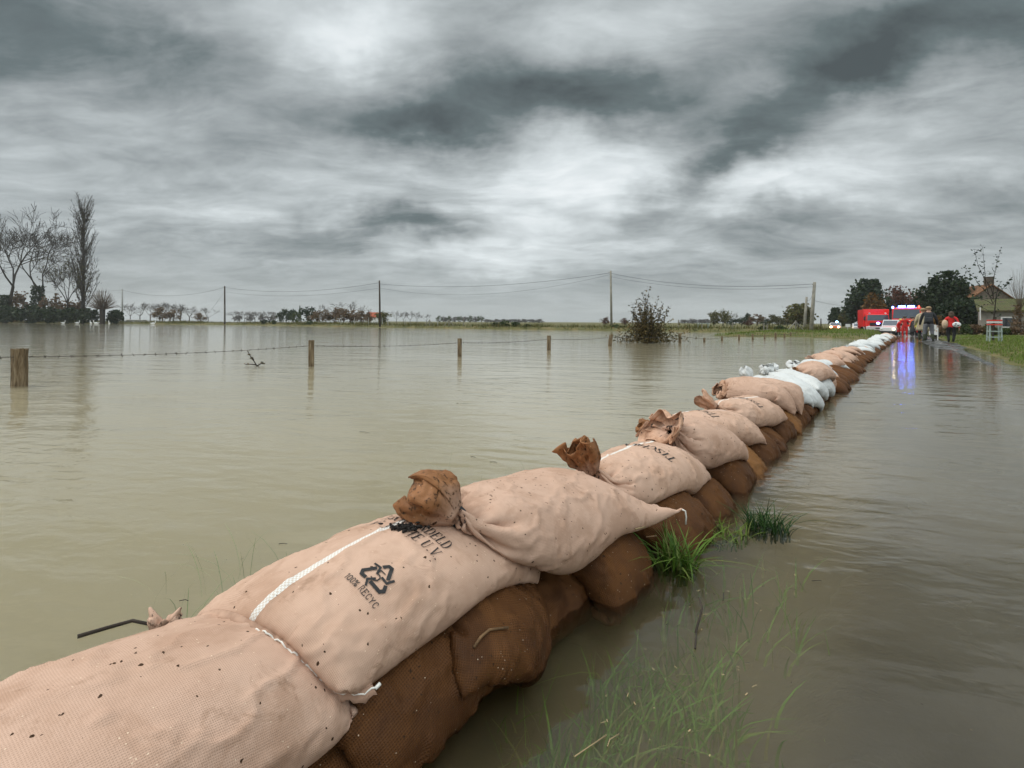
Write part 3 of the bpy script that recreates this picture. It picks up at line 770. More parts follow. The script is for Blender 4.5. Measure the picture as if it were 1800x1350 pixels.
def recycle_strokes(r=.06):
    out = []
    for k in range(3):
        a = math.pi / 2 + 2 * math.pi * k / 3
        def pt(ang, rad): return rad * math.cos(ang), rad * math.sin(ang)
        A = pt(a, r); Bp = pt(a - 2 * math.pi / 3, r)
        def lerp(q): return A[0] + (Bp[0] - A[0]) * q, A[1] + (Bp[1] - A[1]) * q
        Cp = pt(a + 2 * math.pi / 3, r)
        pre = (A[0] + (Cp[0] - A[0]) * .28, A[1] + (Cp[1] - A[1]) * .28); p1 = (A[0] + (Cp[0] - A[0]) * .13, A[1] + (Cp[1] - A[1]) * .13)
        p2 = lerp(.13); p3 = lerp(.50); w_ = r * .19
        for s, e in ((pre, p1), (p1, p2), (p2, p3)): out.append((*s, *e, w_))
        d = (p3[0] - p2[0], p3[1] - p2[1]); l = math.hypot(*d); d = (d[0] / l, d[1] / l); nn = (-d[1], d[0])
        tip = (p3[0] + d[0] * r * .22, p3[1] + d[1] * r * .22)
        for sg in (1, -1):
            b_ = (p3[0] + nn[0] * sg * r * .3, p3[1] + nn[1] * sg * r * .3); out.append((*b_, *tip, r * .12))
    return out
def hem(P, parent, org, row=-1, width=.018, droop=.3, u0=0.0, u1=1.0, mat=None):
    """stitched lip along the sewn end, with its white thread"""
    Q = detail(P); E = st2w(Q[1][row]); I = st2w((Q[1][row - 4 if row < 0 else row + 4] + Q[0][row - 4 if row < 0 else row + 4]) / 2)
    n = len(E); D = E - I; D /= np.linalg.norm(D, axis=1, keepdims=True); D[:, 2] -= droop; D /= np.linalg.norm(D, axis=1, keepdims=True)
    i0, i1 = int(u0 * (n - 1)), int(u1 * (n - 1)) + 1
    wv = .003 * np.sin(np.arange(n) * .9) + .002 * np.sin(np.arange(n) * 2.1)
    K = [E - D * .004, E + D * width * .5 + np.array([0, 0, 1]) * wv[:, None], E + D * width + np.array([0, 0, 1]) * wv[:, None] * 1.6]
    A = np.stack(K)[:, i0:i1] - np.array(org); m, k = A.shape[:2]; i = np.arange(m * k).reshape(m, k)
    q = np.stack([i[:-1, :-1], i[:-1, 1:], i[1:, 1:], i[1:, :-1]], -1).reshape(-1, 4)
    o = np_mesh('hem', A.reshape(-1, 3), q, None, mat or m_hem, parent, True, np.zeros((m * k, 2)))
    so = o.modifiers.new('thick', 'SOLIDIFY'); so.thickness = .005; so.offset = 0
    return A
# ------------------------------------------------------------------ the sandbag wall
WALL = 'sandbags of the flood wall'
def make_bag(name_label, P, mat, neck=None, mouth=None, ref=1, group=WALL, cord=True):
    mid = st2w(P.mean(axis=(0, 1, 2))); org = (mid[0], mid[1], float(P[..., 2].min()))
    t = thing('sandbag', name_label, 'sandbag', org, 0, group)
    bag_mesh('sack', P, mat, t, org, ref, neck is not None)
    if mouth:
        nk = mouth.pop('pos'); tm = mouth.pop('mat')
        arr = tuft_arrays(nk, **mouth); tuft_mesh('gathered_mouth', arr, tm, t, org)
    if neck is not None and cord:
        mb = MB(); c = np.array(neck['c']); ax = np.array([*neck['ax'], 0.]); sd_ = np.array([*neck['sd'], 0.])
        for j in range(2):
            pts = []
            for k in range(15):
                an = k / 14 * 2 * math.pi
                p = c + ax * (.004 + .007 * j) + sd_ * math.cos(an) * .031 + np.array([0, 0, 1]) * math.sin(an) * .031
                pts.append(st2w(p) - np.array(org))
            mb.tube(pts, .0035, 5)
        mb.build('tie_cord', neck.get('mat', m_cord), t, smooth=True)
    return t, org

# submerged footing and the brown jute course
lower = []
def lay(a, b, **k):
    P, npos, ax, sd_ = sim_bag(a, b, **k); hf_add(P); return P, npos, ax, sd_
FAST = dict(nu=24, nv=34, steps=90, iters=5)
foot = [((-.35, -1.14), (.35, -1.14)), ((.5, -1.14), (1.2, -1.12)), ((1.3, -1.10), (2.0, -1.08)), ((-.2, -1.45), (.6, -1.45)), ((.7, -1.45), (1.5, -1.45)), ((1.6, -1.42), (2.4, -1.42)), ((2.15, -.97), (2.9, -.97))]
s0 = 2.5
while s0 < 8.6:
    foot += [((s0, -1.41), (s0 + .8, -1.41)), ((s0 + .55, -1.0), (s0 + 1.3, -1.0))]; s0 += .9
footlab = 'brown sandbag lying wholly under the water at the foot of the flood wall'
for k, (a, b) in enumerate(foot):
    P, *_ = lay(a, b, W=.48, L=.80, V0=.040, seed=100 + k, **FAST)
    if k < 3:
        lab = ['dark brown drowned sandbag at the lower edge of the photo, below the nearest pale sack', 'reddish brown sandbag under water below the sack with the recycling mark', 'drowned brown sandbag beside the tuft of bright green grass'][k]
        make_bag(lab, P, m_jute, ref=1)
    else:
        make_bag(footlab, P, m_jute, ref=0)
cross = [(.32, -.86, 'brown jute sandbag with a wet stain under the corner of the recycling-mark sack'), (.86, -.82, 'dark wet jute sandbag half sunk, nearest to the bottom edge of the photo'),
         (1.22, -.77, 'brown jute sandbag with a bent straw lying on it'), (1.84, -.66, 'brown jute sandbag behind the bright green grass tuft'),
         (2.42, -.60, 'creased brown jute sandbag beside the dark green grass tuft'), (2.92, -.58, 'smooth rounded brown jute sandbag below the sack with the rosette mouth'),
         (3.38, -.60, 'small lumpy brown jute sandbag at the right edge of the wall'), (3.85, -.58, 'brown jute sandbag just past the lumpy one, below the second lettered sack'),
         (4.3, -.61, 'brown jute sandbag with a folded corner flap over the water'), (4.72, -.61, 'brown jute sandbag under the third lettered sack'), (5.12, -.60, 'brown jute sandbag under the pink sack tied with black cord'),
         (5.5, -.61, 'tan jute sandbag below the nearest white sack'), (5.92, -.59, 'brown jute sandbag below the second white sack'), (6.35, -.59, 'brown jute sandbag below the third white sack'), (6.8, -.60, 'brown jute sandbag below the white rosette sack'), (7.25, -.61, 'brown jute sandbag below the last of the near white sacks'), (7.7, -.62, 'brown jute sandbag just beyond the near white sacks'), (8.15, -.61, 'second brown jute sandbag beyond the near white sacks'), (8.6, -.62, 'third brown jute sandbag beyond the near white sacks')]
rs = np.random.RandomState(5)
for k, (s, tr, lab) in enumerate(cross):
    big = k < 5
    yaw = rs.uniform(-.10, .10)
    P, *_ = lay((s - yaw, -1.50), (s + yaw, tr), W=.52 if big else .47, L=.84, V0=(.034 if k < 3 else .047) if big else .046 if k < 10 else .042, seed=200 + k, nu=30 if big else 24, nv=44 if big else 34, steps=110 if big else 90, iters=5)
    make_bag(lab, P, m_jute if k % 4 != 3 or k < 5 else m_jute2, ref=1)

# pale upper course, laid near to far, each mouth resting on the sack before it
def up(*v): return v
PE = m_peach
# A: nearest sack
P, *_ = lay((-.16, -1.20), (.66, -1.13), W=.54, L=.92, V0=.038, seed=1, nu=44, nv=64, skew=.25, pins=[(-1, -1, .70, -.93, .15, .15)])
make_bag('peach sandbag cut off by the lower left corner of the photo, specked with peat', P, m_peach2, ref=1)
# B: recycling mark
P, *_ = lay((.62, -1.17), (1.42, -1.14), W=.54, L=.90, V0=.044, seed=2, nu=44, nv=62, skew=.30, pins=[(0, -1, .72, -.90, .215, .2), (0, 0, .53, -1.40, .24, .1)])
PB = P
t, org = make_bag('peach sandbag with a white woven stripe and a black recycling triangle', P, PE, ref=1)
A = hem(P, t, org, row=0, width=.02, droop=.5)
mb = MB(); mid_ = A[1]; n_ = len(mid_)
mb.tube([tuple(p + np.array([0, 0, .006])) for p in mid_[int(n_ * .45):]] , .0021, 5); mb.tube([tuple(mid_[-1] + np.array([0, 0, .004])), tuple(mid_[-1] + np.array([.008, .010, .008]))], .0042, 6)
mb.build('stitching', m_thread, t, smooth=True)
hf_add(P)
bagB = (t, org)
# C
def tied(lab, a, b, W, L, V0, seed, mat, mouth, end_z=None, nu=40, nv=60, cordmat=None, arr=False, **k):
    P, npos, ax, sd_ = lay(a, b, W=W, L=L, V0=V0, seed=seed, neck='a', nu=nu, nv=nv, end_z=end_z, **k)
    mouth = dict(mouth); mouth['pos'] = npos
    mouth.setdefault('side', (sd_[0], sd_[1], 0)); mouth.setdefault('mat', m_tuft); mouth.setdefault('seed', seed)
    if 'direction' not in mouth: mouth['direction'] = (-ax[0], -ax[1], .8)
    mm = {q: v_ for q, v_ in mouth.items() if q not in ('pos', 'mat')}
    t, org = make_bag(lab, P, mat, dict(c=npos, ax=ax, sd=sd_, mat=cordmat or m_cord), mouth)
    return t, org, P, tuft_arrays(npos, **mm) if arr else None
tC = tied('peach sandbag with a round peat-stained mouth resting on the recycling-mark sack', (1.13, -1.05), (2.06, -1.09), .55, 1.04, .056, 3, m_peach2,
          dict(direction=(-.22, -.85, .48), length=.165, rx=.115, ry=.085, folds=5, amp=.012, close=.45, curl=.3), nu=44, nv=62, pins=[(-1, -1, 2.22, -.66, .24, .2)])
A = hem(tC[2], tC[0], tC[1], row=-1, width=.012, droop=.2)
mb = MB(); e = A[1][0] if (A[1][0][0] > A[1][-1][0]) else A[1][-1]
mb.tube([tuple(e), tuple(e + np.array([.012, -.004, -.004])), tuple(e + np.array([.016, -.004, -.03])), tuple(e + np.array([.014, -.004, -.06]))], .0035, 5)
mb.build('loose_thread', m_thread, tC[0], smooth=True)
tD = tied('peach sandbag lettered in black whose brown mouth stands up in a folded fan', (2.05, -1.08), (2.94, -1.06), .54, .98, .052, 4, PE,
          dict(direction=(-.35, -.45, .9), length=.15, rx=.095, ry=.02, folds=7, amp=.022), nu=44, nv=60)
tR = tied('peach sandbag whose mouth is bound into a rosette with black straps', (3.02, -1.08), (3.54, -.94), .52, .70, .038, 5, m_peach2,
          dict(direction=(-.5, -.35, .5), length=.08, rx=.17, ry=.10, folds=9, amp=.03, mat=m_tuftp, curl=.8), nu=36, nv=44, arr=True, end_z=.35)
tE = tied('peach lettered sandbag with a dark brown mouth, behind the rosette sack', (3.50, -1.29), (4.25, -.97), .50, .88, .044, 6, PE,
          dict(direction=(-.25, -.9, .30), length=.18, rx=.10, ry=.05, folds=5, amp=.015, close=.3), nu=36, nv=50)
tF = tied('peach lettered sandbag with a flat pink mouth, fourth with lettering from the near end', (4.28, -1.16), (5.08, -.95), .50, .88, .044, 7, PE,
          dict(direction=(-.3, -.85, .6), length=.15, rx=.085, ry=.018, folds=3, amp=.01, mat=m_tuftp), nu=36, nv=50)
tG = tied('pink sandbag whose mouth is drawn into a star by black cord', (5.32, -1.36), (5.58, -.86), .50, .80, .040, 8, m_peach2,
          dict(direction=(-.6, -.6, .3), length=.06, rx=.12, ry=.10, folds=9, amp=.02, mat=m_tuftp, close=.5), nu=32, nv=44, arr=True)
whites = [((6.50, -1.38), (6.12, -.78), 'nearest white sandbag, with a round puffed mouth'), ((7.05, -1.28), (6.62, -.70), 'second white sandbag, lying across the wall with a flat crumpled mouth'),
          ((7.45, -1.25), (7.08, -.66), 'third white sandbag, squeezed between two others'), ((8.05, -1.15), (7.75, -.68), 'white sandbag with a rosette mouth, last of the near white group')]
for k, (a, b, lab) in enumerate(whites):
    tied(lab, a, b, .46, .78, .034, 20 + k, m_white, dict(direction=[(-.1, -.35, .9), (-.3, -.1, .6), (0, -.4, .6), (-.4, .3, .8)][k], length=[.15, .11, .10, .08][k], rx=[.085, .11, .08, .12][k], ry=[.08, .08, .06, .10][k], folds=[4, 7, 5, 9][k], amp=[.008, .014, .012, .016][k], close=[.75, .7, .6, .7][k], mat=m_white), nu=30, nv=42, steps=110, end_z=[.33, .36, .36, .38][k])
more = [((7.5, -1.0), (8.1, -.75), 'pink sandbag wedged between white ones', m_peach2), ((8.3, -1.2), (8.6, -.72), 'peach sandbag just beyond the white group', m_peach2), ((5.72, -1.3), (5.95, -.80), 'peach sandbag between the star-tied pink sack and the nearest white one', m_peach2)]
for k, (a, b, lab, mm) in enumerate(more):
    tied(lab, a, b, .46, .80, .03, 40 + k, mm, dict(direction=(-.4, -.7, .5), length=.1, rx=.07, ry=.04, folds=5, amp=.015), nu=28, nv=40, steps=100)

# printing
def mark(bag, P, items, W=.54, L=.9):
    for (st, uc, vc, rot, arc) in items: strokes_on_bag('printed_mark', st, P, m_print, bag[0], bag[1], uc, vc, rot, W, L, arc=arc)
def shift(st, dx, dy): return [(a + dx, b + dy, c + dx, d + dy, w_) for a, b, c, d, w_ in st]
five = shift(text_strokes('5', .030, bold=.8)[0], 0, -.015)
mark(bagB, PB, [(text_strokes('ASCHHANDELD', .033, cond=.62)[0], .50, .475, -.05, .1), (text_strokes('AC. TRAITE U.V.', .033, cond=.62)[0], .50, .425, -.05, .1),
                (recycle_strokes(.044) + five, .64, .26, 0, 0), (text_strokes('100% RECYC', .0145, cond=.8, sans=True)[0], .645, .200, 0, 0)])
mark(tD[:2], tD[2], [(text_strokes('TISCHEN', .062, cond=.62)[0], .52, .60, math.pi, -.25)], .54, .92)
mark(tE[:2], tE[2], [(text_strokes('TISCHEN', .062, cond=.62)[0], .50, .52, math.pi, -.25)], .50, .88)
mark(tF[:2], tF[2], [(text_strokes('TISCHEN', .062, cond=.62)[0], .48, .55, math.pi, -.25)], .50, .88)

# black straps over the rosette, and the cord drawing the pink sack into a star
def strap(parent, org, pts, wd, name='strap', mat=m_cord):
    mb = MB(); Wp = [Vector(st2w(np.array(p))) - Vector(org) for p in pts]
    n = len(Wp)
    for k in range(n):
        d = (Wp[min(k + 1, n - 1)] - Wp[max(k - 1, 0)]).normalized(); sdv = d.cross(Vector((-.45, -.6, .66))).normalized() * wd / 2
        mb.v += [tuple(Wp[k] - sdv), tuple(Wp[k] + sdv)]
        if k: b = 2 * k; mb.f.append((b - 2, b - 1, b + 1, b)); mb.mi.append(0)
    o = mb.build(name, mat, parent, smooth=True); so = o.modifiers.new('thick', 'SOLIDIFY'); so.thickness = .003
    return o

# points lying on the pile, seen along a sight line (for straws and crumbs resting there)
def on_pile(px, py):
    r = ray(px, py); k = .8
    while k < 14:
        q = Vector((0, 0, CAM_H)) + r * k; s_ = q.x * .6 + q.y * .8; t_ = q.x * .8 - q.y * .6
        if q.z < float(hf_get(np.array([s_]), np.array([t_]))[0]) + .004: return q
        k += .004
    return at_z(px, py, 0)
PILE = {q: on_pile(*q) for q in [(833, 1140), (845, 1122), (860, 1109), (893, 1105), (1117, 931), (1134, 927), (1136, 945), (1154, 943), (712, 928)]}
A = tR[3]; n_ = A.shape[1]; c_ = A.mean(axis=1)
for row, j0, j1 in ((5, 0, 78), (11, 84, 150)):     # black straps bound round the bunched mouth
    pts = []
    for q in range(j0, j1, 4):
        d = A[row, q] - c_[row]; pts.append(tuple(A[row, q] + d / (np.linalg.norm(d) + 1e-9) * .007))
    strap(tR[0], tR[1], pts, .022)
for k in range(6):
    A = tG[3]; n_ = A.shape[1]; strap(tG[0], tG[1], [tuple(A[q, (k * 20 + 5) % n_] + np.array([-.004, -.004, .004])) for q in range(0, 18, 2)], .008, 'string')

# ---- the wall runs on: sacks of the same kinds, copied along the line
def solo(P, npos, ax, sd_, mat, tmat, mouth, name, keep):
    """one-mesh sack centred on its own footprint, mouth joined on"""
    mid = P.mean(axis=(0, 1, 2)); z0 = P[..., 2].min()
    Q = up2(P) if keep else P
    # into a local frame: x along the sack, y across
    def loc(A):
        d = A[..., :2] - mid[:2]
        return np.stack([d @ ax, d @ sd_, A[..., 2] - z0], -1)
    nv, nu = Q.shape[1:3]; Lq = loc(Q)
    i1 = np.arange(nv * nu).reshape(nv, nu); i0 = i1 + nv * nu
    def qd(i): return np.stack([i[:-1, :-1], i[:-1, 1:], i[1:, 1:], i[1:, :-1]], -1).reshape(-1, 4)
    q = np.concatenate([qd(i1), qd(i0)[:, ::-1]])
    V = np.concatenate([Lq[1].reshape(-1, 3), Lq[0].reshape(-1, 3)])
    uu, vv = np.meshgrid(np.linspace(0, 1, nu), np.linspace(0, 1, nv)); uv = np.stack([uu, vv], -1).reshape(-1, 2); uv = np.concatenate([uv, uv + (2, 0)])
    mi = np.zeros(len(q), int)
    if mouth:
        arr = tuft_arrays(npos, n=60, m=10, **mouth); T = loc(arr); m, n = T.shape[:2]
        j = np.arange(m * n).reshape(m, n) + len(V); jj = np.roll(j, -1, 1)
        qt = np.stack([j[:-1], jj[:-1], jj[1:], j[1:]], -1).reshape(-1, 4)
        V = np.concatenate([V, T.reshape(-1, 3)]); q = np.concatenate([q, qt]); mi = np.concatenate([mi, np.ones(len(qt), int)]); uv = np.concatenate([uv, np.zeros((m * n, 2))])
    o = np_mesh(name, V, q, None, [mat, tmat], None, True, uv, mi)
    return o
HF[:] = -.5
HF[:] = np.maximum(HF, .10)                     # settle the patterns over a low rounded course
ss = HS0 + np.arange(HF.shape[0]) * HR; tt = HT0 + np.arange(HF.shape[1]) * HR
HF[:] = .02 + .14 * np.clip(1 - (np.abs(tt + 1.1) / .45) ** 2, 0, 1)[None, :] + .02 * np.sin(ss * 9)[:, None]
pats = []
for k in range(4):
    a, b = [((2, -1.35), (2.2, -.75)), ((4, -1.3), (3.9, -.7)), ((6, -1.32), (6.3, -.78)), ((8, -1.3), (8.0, -.72))][k]
    P, npos, ax, sd_ = sim_bag(a, b, W=.46, L=.80, V0=.036, seed=60 + k, neck='a', nu=22, nv=32, steps=90, iters=5)
    pats.append((P, npos, ax, sd_))
mouths = [dict(direction=(-.1, -.6, .7), side=(1, 0, 0), length=.13, rx=.075, ry=.06, folds=4, amp=.012, close=.4, seed=1), dict(direction=(-.1, -.8, .3), side=(1, 0, 0), length=.10, rx=.09, ry=.03, folds=6, amp=.02, seed=2),
          dict(direction=(-.4, -.4, .8), side=(1, 0, 0), length=.09, rx=.10, ry=.05, folds=7, amp=.02, seed=3), dict(direction=(0, -.9, .2), side=(1, 0, 0), length=.12, rx=.06, ry=.05, folds=5, amp=.014, seed=4)]
protos = {}
for k, (P, npos, ax, sd_) in enumerate(pats):
    for nm, mm, tm in (('white', m_white, m_white), ('peach', m_peach2, m_tuft), ('jute', m_jute, m_jute)):
        o = solo(P, npos, ax, sd_, mm, tm, mouths[k] if nm != 'jute' else None, 'sandbag', False)
        COL.objects.unlink(o); protos[nm, k] = o
def place_bag(kind, k, s, t, z, yaw, lab, sc=1.0, tilt=0.0):
    o = protos[kind, k].copy(); COL.objects.link(o)
    p = ST(s, t, z); o.location = p
    base = math.atan2(NV.y, NV.x)              # local x points across the wall, to the right
    o.rotation_euler = (tilt, random.uniform(-.06, .1), base + yaw); o.scale = (sc, sc, sc * random.uniform(.9, 1.12))
    tag(o, lab, 'sandbag', WALL)
    return o
rr = random.Random(11); random.seed(3)
def curve_t(s):                                # the far end of the wall bends slightly over the lane
    return -1.02 + np.interp(s, [7, 16, 30, 45], [0, .05, .35, .75])
def kind_at(s):
    if s < 11.5: return 'white' if rr.random() < .55 else 'peach'
    if s < 17: return 'peach' if rr.random() < .80 else 'white'
    if s < 40: return 'white' if rr.random() < .90 else 'peach'
    return 'peach' if rr.random() < .7 else 'white'
LB = {('peach', 0): 'peach sandbag heaped among others where the wall narrows beyond the near white sacks', ('white', 0): 'white sandbag mixed in with the heaped peach ones beyond the near white sacks',
      ('peach', 1): 'peach sandbag lying among white ones in the far stretch of the wall', ('white', 1): 'white sandbag in the long far row leading to the fire vehicles'}
s = 8.95
while s < 43.5:
    step = np.interp(s, [7, 14, 43], [.38, .44, .58]); ct = curve_t(s); f = 0 if s < 17 else 1
    place_bag('jute', rr.randrange(4), s, ct + .10 + rr.uniform(-.07, .07), -.10, rr.uniform(-.35, .35), 'wet brown sandbag in the bottom course of the far stretch of the wall' if f else 'wet brown sandbag in the bottom course beyond the near white sacks', .9, rr.uniform(-.1, .1))
    k = kind_at(s); place_bag(k, rr.randrange(4), s + .1, ct + rr.uniform(-.16, .10), .05 + rr.uniform(-.03, .03), rr.uniform(-.9, .9), LB[k, f], rr.uniform(.72, .86), rr.uniform(-.18, .18))
    if 11 < s < 17 or rr.random() < .40:
        k = kind_at(s); place_bag(k, rr.randrange(4), s + .22, ct + rr.uniform(-.22, .04), .135 + rr.uniform(-.02, .03), rr.uniform(-1.2, 1.0), ('peach' if k == 'peach' else 'white') + (' sandbag on top of the heap beyond the near white sacks' if not f else ' sandbag lying on top of the far row'), rr.uniform(.68, .8), rr.uniform(-.3, .3))
    s += step
# ------------------------------------------------------------------ plants
def leaf_mat(name, cols, rough=.6):
    if name in _mc: return _mc[name]
    m, t, out = new_mat(name)
    g = t.n.new('ShaderNodeNewGeometry')
    n = len(cols); c = t.ramp(g.outputs['Random Per Island'], [((k + .5) / n, cc) for k, cc in enumerate(cols)])
    d = t.node('ShaderNodeBsdfPrincipled'); t.put(d.inputs['Base Color'], c); d.inputs['Roughness'].default_value = rough; d.inputs['Specular IOR Level'].default_value = .25
    tl = t.node('ShaderNodeBsdfTranslucent'); t.put(tl.inputs[0], c)
    mx = t.n.new('ShaderNodeMixShader'); mx.inputs[0].default_value = .25
    t.l.new(d.outputs[0], mx.inputs[1]); t.l.new(tl.outputs[0], mx.inputs[2]); t.l.new(mx.outputs[0], out.inputs[0])
    _mc[name] = m; return m
LM = dict(
    dark=leaf_mat('dark_leaves', [(.010, .022, .008), (.022, .042, .014), (.035, .055, .018), (.014, .030, .012)]),
    green=leaf_mat('green_leaves', [(.025, .045, .012), (.045, .075, .018), (.075, .095, .025), (.035, .055, .015)]),
    olive=leaf_mat('olive_leaves', [(.05, .058, .016), (.085, .085, .025), (.11, .09, .03), (.055, .06, .02)]),
    orange=leaf_mat('orange_leaves', [(.15, .075, .018), (.22, .10, .02), (.10, .06, .018), (.08, .055, .02)]),
    rust=leaf_mat('rust_leaves', [(.10, .035, .02), (.14, .05, .028), (.07, .035, .022), (.055, .03, .02)]),
    brown=leaf_mat('brown_leaves', [(.14, .085, .045), (.17, .10, .055), (.10, .065, .035), (.12, .09, .04)]),
    grey=leaf_mat('grey_twigs', [(.085, .075, .068), (.11, .095, .085), (.065, .058, .052)]),
    willow=leaf_mat('willow_leaves', [(.09, .095, .03), (.14, .13, .042), (.115, .09, .035), (.065, .075, .022)]),
    bush=leaf_mat('yellowing_leaves', [(.035, .032, .01), (.07, .055, .015), (.15, .10, .03), (.025, .025, .009), (.20, .14, .055)]),
    grass=leaf_mat('grass_blades', [(.05, .11, .012), (.09, .17, .02), (.13, .22, .03), (.16, .17, .05)]),
    dgrass=leaf_mat('dark_grass_blades', [(.012, .035, .008), (.025, .065, .012), (.04, .09, .015)]),
    ugrass=leaf_mat('drowned_grass', [(.08, .20, .02), (.13, .30, .03), (.18, .36, .05), (.22, .22, .07)]),
    bank=leaf_mat('bank_grass', [(.06, .075, .014), (.10, .11, .02), (.17, .14, .045), (.05, .06, .015), (.13, .105, .035)]),
    verge=leaf_mat('verge_grass', [(.075, .13, .016), (.12, .19, .022), (.17, .24, .034), (.14, .14, .04)]))
m_bark = simple('dark_bark', (.035, .028, .022), .9, bump=.5, var=.4)
m_barkg = simple('grey_bark', (.085, .075, .065), .9, var=.3)
m_barkp = simple('pale_bark', (.20, .18, .14), .9, var=.35)

def seg_mesh(name, S, mat, parent=None, sides=3):
    """branch segments [(p0,p1,r0,r1)] as thin prisms"""
    S = np.array(S, float); p0, p1, r0, r1 = S[:, 0:3], S[:, 3:6], S[:, 6], S[:, 7]
    d = p1 - p0; l = np.linalg.norm(d, axis=1, keepdims=True) + 1e-9; d = d / l
    h = np.where(np.abs(d[:, 2:3]) < .9, [[0, 0, 1.]], [[1., 0, 0]]); a = np.cross(d, h); a /= np.linalg.norm(a, axis=1, keepdims=True); b = np.cross(d, a)
    n = len(S); V = np.zeros((n, 2, sides, 3))
    for k in range(sides):
        an = 2 * math.pi * k / sides; o = a * math.cos(an) + b * math.sin(an)
        V[:, 0, k] = p0 + o * r0[:, None]; V[:, 1, k] = p1 + d * l * .02 + o * r1[:, None]
    i = np.arange(n * 2 * sides).reshape(n, 2, sides); j = np.roll(i, -1, 2)
    q = np.stack([i[:, 0], j[:, 0], j[:, 1], i[:, 1]], -1).reshape(-1, 4)
    return np_mesh(name, V.reshape(-1, 3), q, None, mat, parent, False)
def leaf_mesh(name, P, size, mat, parent=None, rng=None, aspect=.55, down=0.0):
    rng = rng or np.random.RandomState(1); P = np.asarray(P); n = len(P)
    d = rng.randn(n, 3); d[:, 2] -= down; d /= np.linalg.norm(d, axis=1, keepdims=True)
    e = np.cross(d, rng.randn(n, 3)); e /= np.linalg.norm(e, axis=1, keepdims=True) + 1e-9
    s = size * (.6 + .8 * rng.rand(n))[:, None]
    V = np.stack([P - d * s * .5, P + e * s * aspect * .5, P + d * s * .5, P - e * s * aspect * .5], 1)
    return np_mesh(name, V.reshape(-1, 3), np.arange(n * 4).reshape(n, 4), None, mat, parent, False)
def grow(rng, p, d, length, r, lev, maxlev, S, tips, spread=.6, kids=(3, 5), up_=.10, wob=.17, shrink=.62, kfrom=.35, nseg=5):
    p = np.array(p, float); d = np.array(d, float); d /= np.linalg.norm(d); sl = length / nseg
    cnt = rng.randint(kids[0], kids[1] + 1); at_ = sorted(kfrom + (1 - kfrom) * rng.rand(cnt))
    for k in range(nseg):
        nd = d + rng.randn(3) * wob; nd[2] += up_; nd /= np.linalg.norm(nd)
        q = p + nd * sl; ra = r * (1 - .72 * k / nseg); rb = r * (1 - .72 * (k + 1) / nseg)
        S.append((*p, *q, ra, rb))
        if lev < maxlev:
            for a in at_:
                if k / nseg <= a < (k + 1) / nseg:
                    f = a * nseg - k; b = p + (q - p) * f
                    o = np.cross(nd, rng.randn(3)); o /= np.linalg.norm(o) + 1e-9
                    sp = spread * (.7 + .6 * rng.rand())
                    grow(rng, b, nd * math.cos(sp) + o * math.sin(sp), length * shrink * (.75 + .5 * rng.rand()) * (1.15 - .45 * a), ra * .62, lev + 1, maxlev, S, tips, spread, kids, up_, wob, shrink, .2, max(3, nseg - 1))
        else: tips.append(q)
        p, d = q, nd
    tips.append(p)
def fit(S, tips, h, hw):
    S = np.array(S); top = max(S[:, 2].max(), S[:, 5].max()); wd = np.percentile(np.abs(S[:, [0, 1, 3, 4]]), 97)
    sc = np.array([hw / wd, hw / wd, h / top]); S[:, 0:3] *= sc; S[:, 3:6] *= sc
    return S, np.array(tips) * sc
def spot(px, D, z=None):
    p = at_d(px, 560, D); p.z = .15 if z is None else z; return p
def top_h(px, pytop, D, z0): return at_d(px, pytop, D).z - z0
def tree_obj(name, label, px, D, z, group=None, cat='tree'):
    p = spot(px, D, z); return thing(name, label, cat, p, 0, group)

def bare_tree(label, px, pt, hwpx, D, seed, z=.2, maxlev=4, r=.32, kids=(3, 5), mat=None, fork=.28, leaves=None, nleaf=0, lsz=.12, name='bare_tree', group=None, thick=1.0, spread=.55, twig=.022, ivy=None):
    rng = np.random.RandomState(seed); h = top_h(px, pt, D, z); hw = hwpx * D / FPX
    S, tips = [], []; th = fork * h
    lean = rng.randn(2) * .05
    S.append((0, 0, -.2, lean[0] * th, lean[1] * th, th * .5, r, r * .8)); S.append((lean[0] * th, lean[1] * th, th * .5, lean[0] * th * 2, lean[1] * th * 2, th, r * .8, r * .7))
    base = np.array([lean[0] * th * 2, lean[1] * th * 2, th]); n = rng.randint(3, 5)
    for k in range(n):
        an = 2 * math.pi * (k + rng.rand() * .5) / n; tl = .30 + .35 * rng.rand()
        grow(rng, base, (math.cos(an) * tl, math.sin(an) * tl, 1), h * .50 * (.8 + .4 * rng.rand()), r * .6, 1, maxlev, S, tips, spread, kids, .10, .15, .60)
    ntr = 2; S, tips = fit(S, tips, h, hw)
    S[:, 6] = np.maximum(S[:, 6], twig); S[:, 7] = np.maximum(S[:, 7], twig * .8)
    t = tree_obj(name, label, px, D, z, group)
    m = mat or m_bark
    seg_mesh('trunk', S[:ntr], m, t, 8); seg_mesh('crown', S[ntr:], m, t, 3)
    if leaves:
        P = tips[rng.randint(0, len(tips), nleaf)] + rng.randn(nleaf, 3) * .25; leaf_mesh('foliage', P, lsz, LM[leaves], t, rng)
    if ivy:
        z0, z1, rad = ivy; N = 1500; zz = z0 + (z1 - z0) * rng.rand(N); an = rng.rand(N) * 6.283; rd = rad * (.6 + .6 * rng.rand(N)) * (1 - .3 * ((zz - z0) / (z1 - z0)))
        leaf_mesh('ivy', np.stack([np.cos(an) * rd, np.sin(an) * rd, zz], -1), .45, LM['dark'], t, rng, .8)
    return t
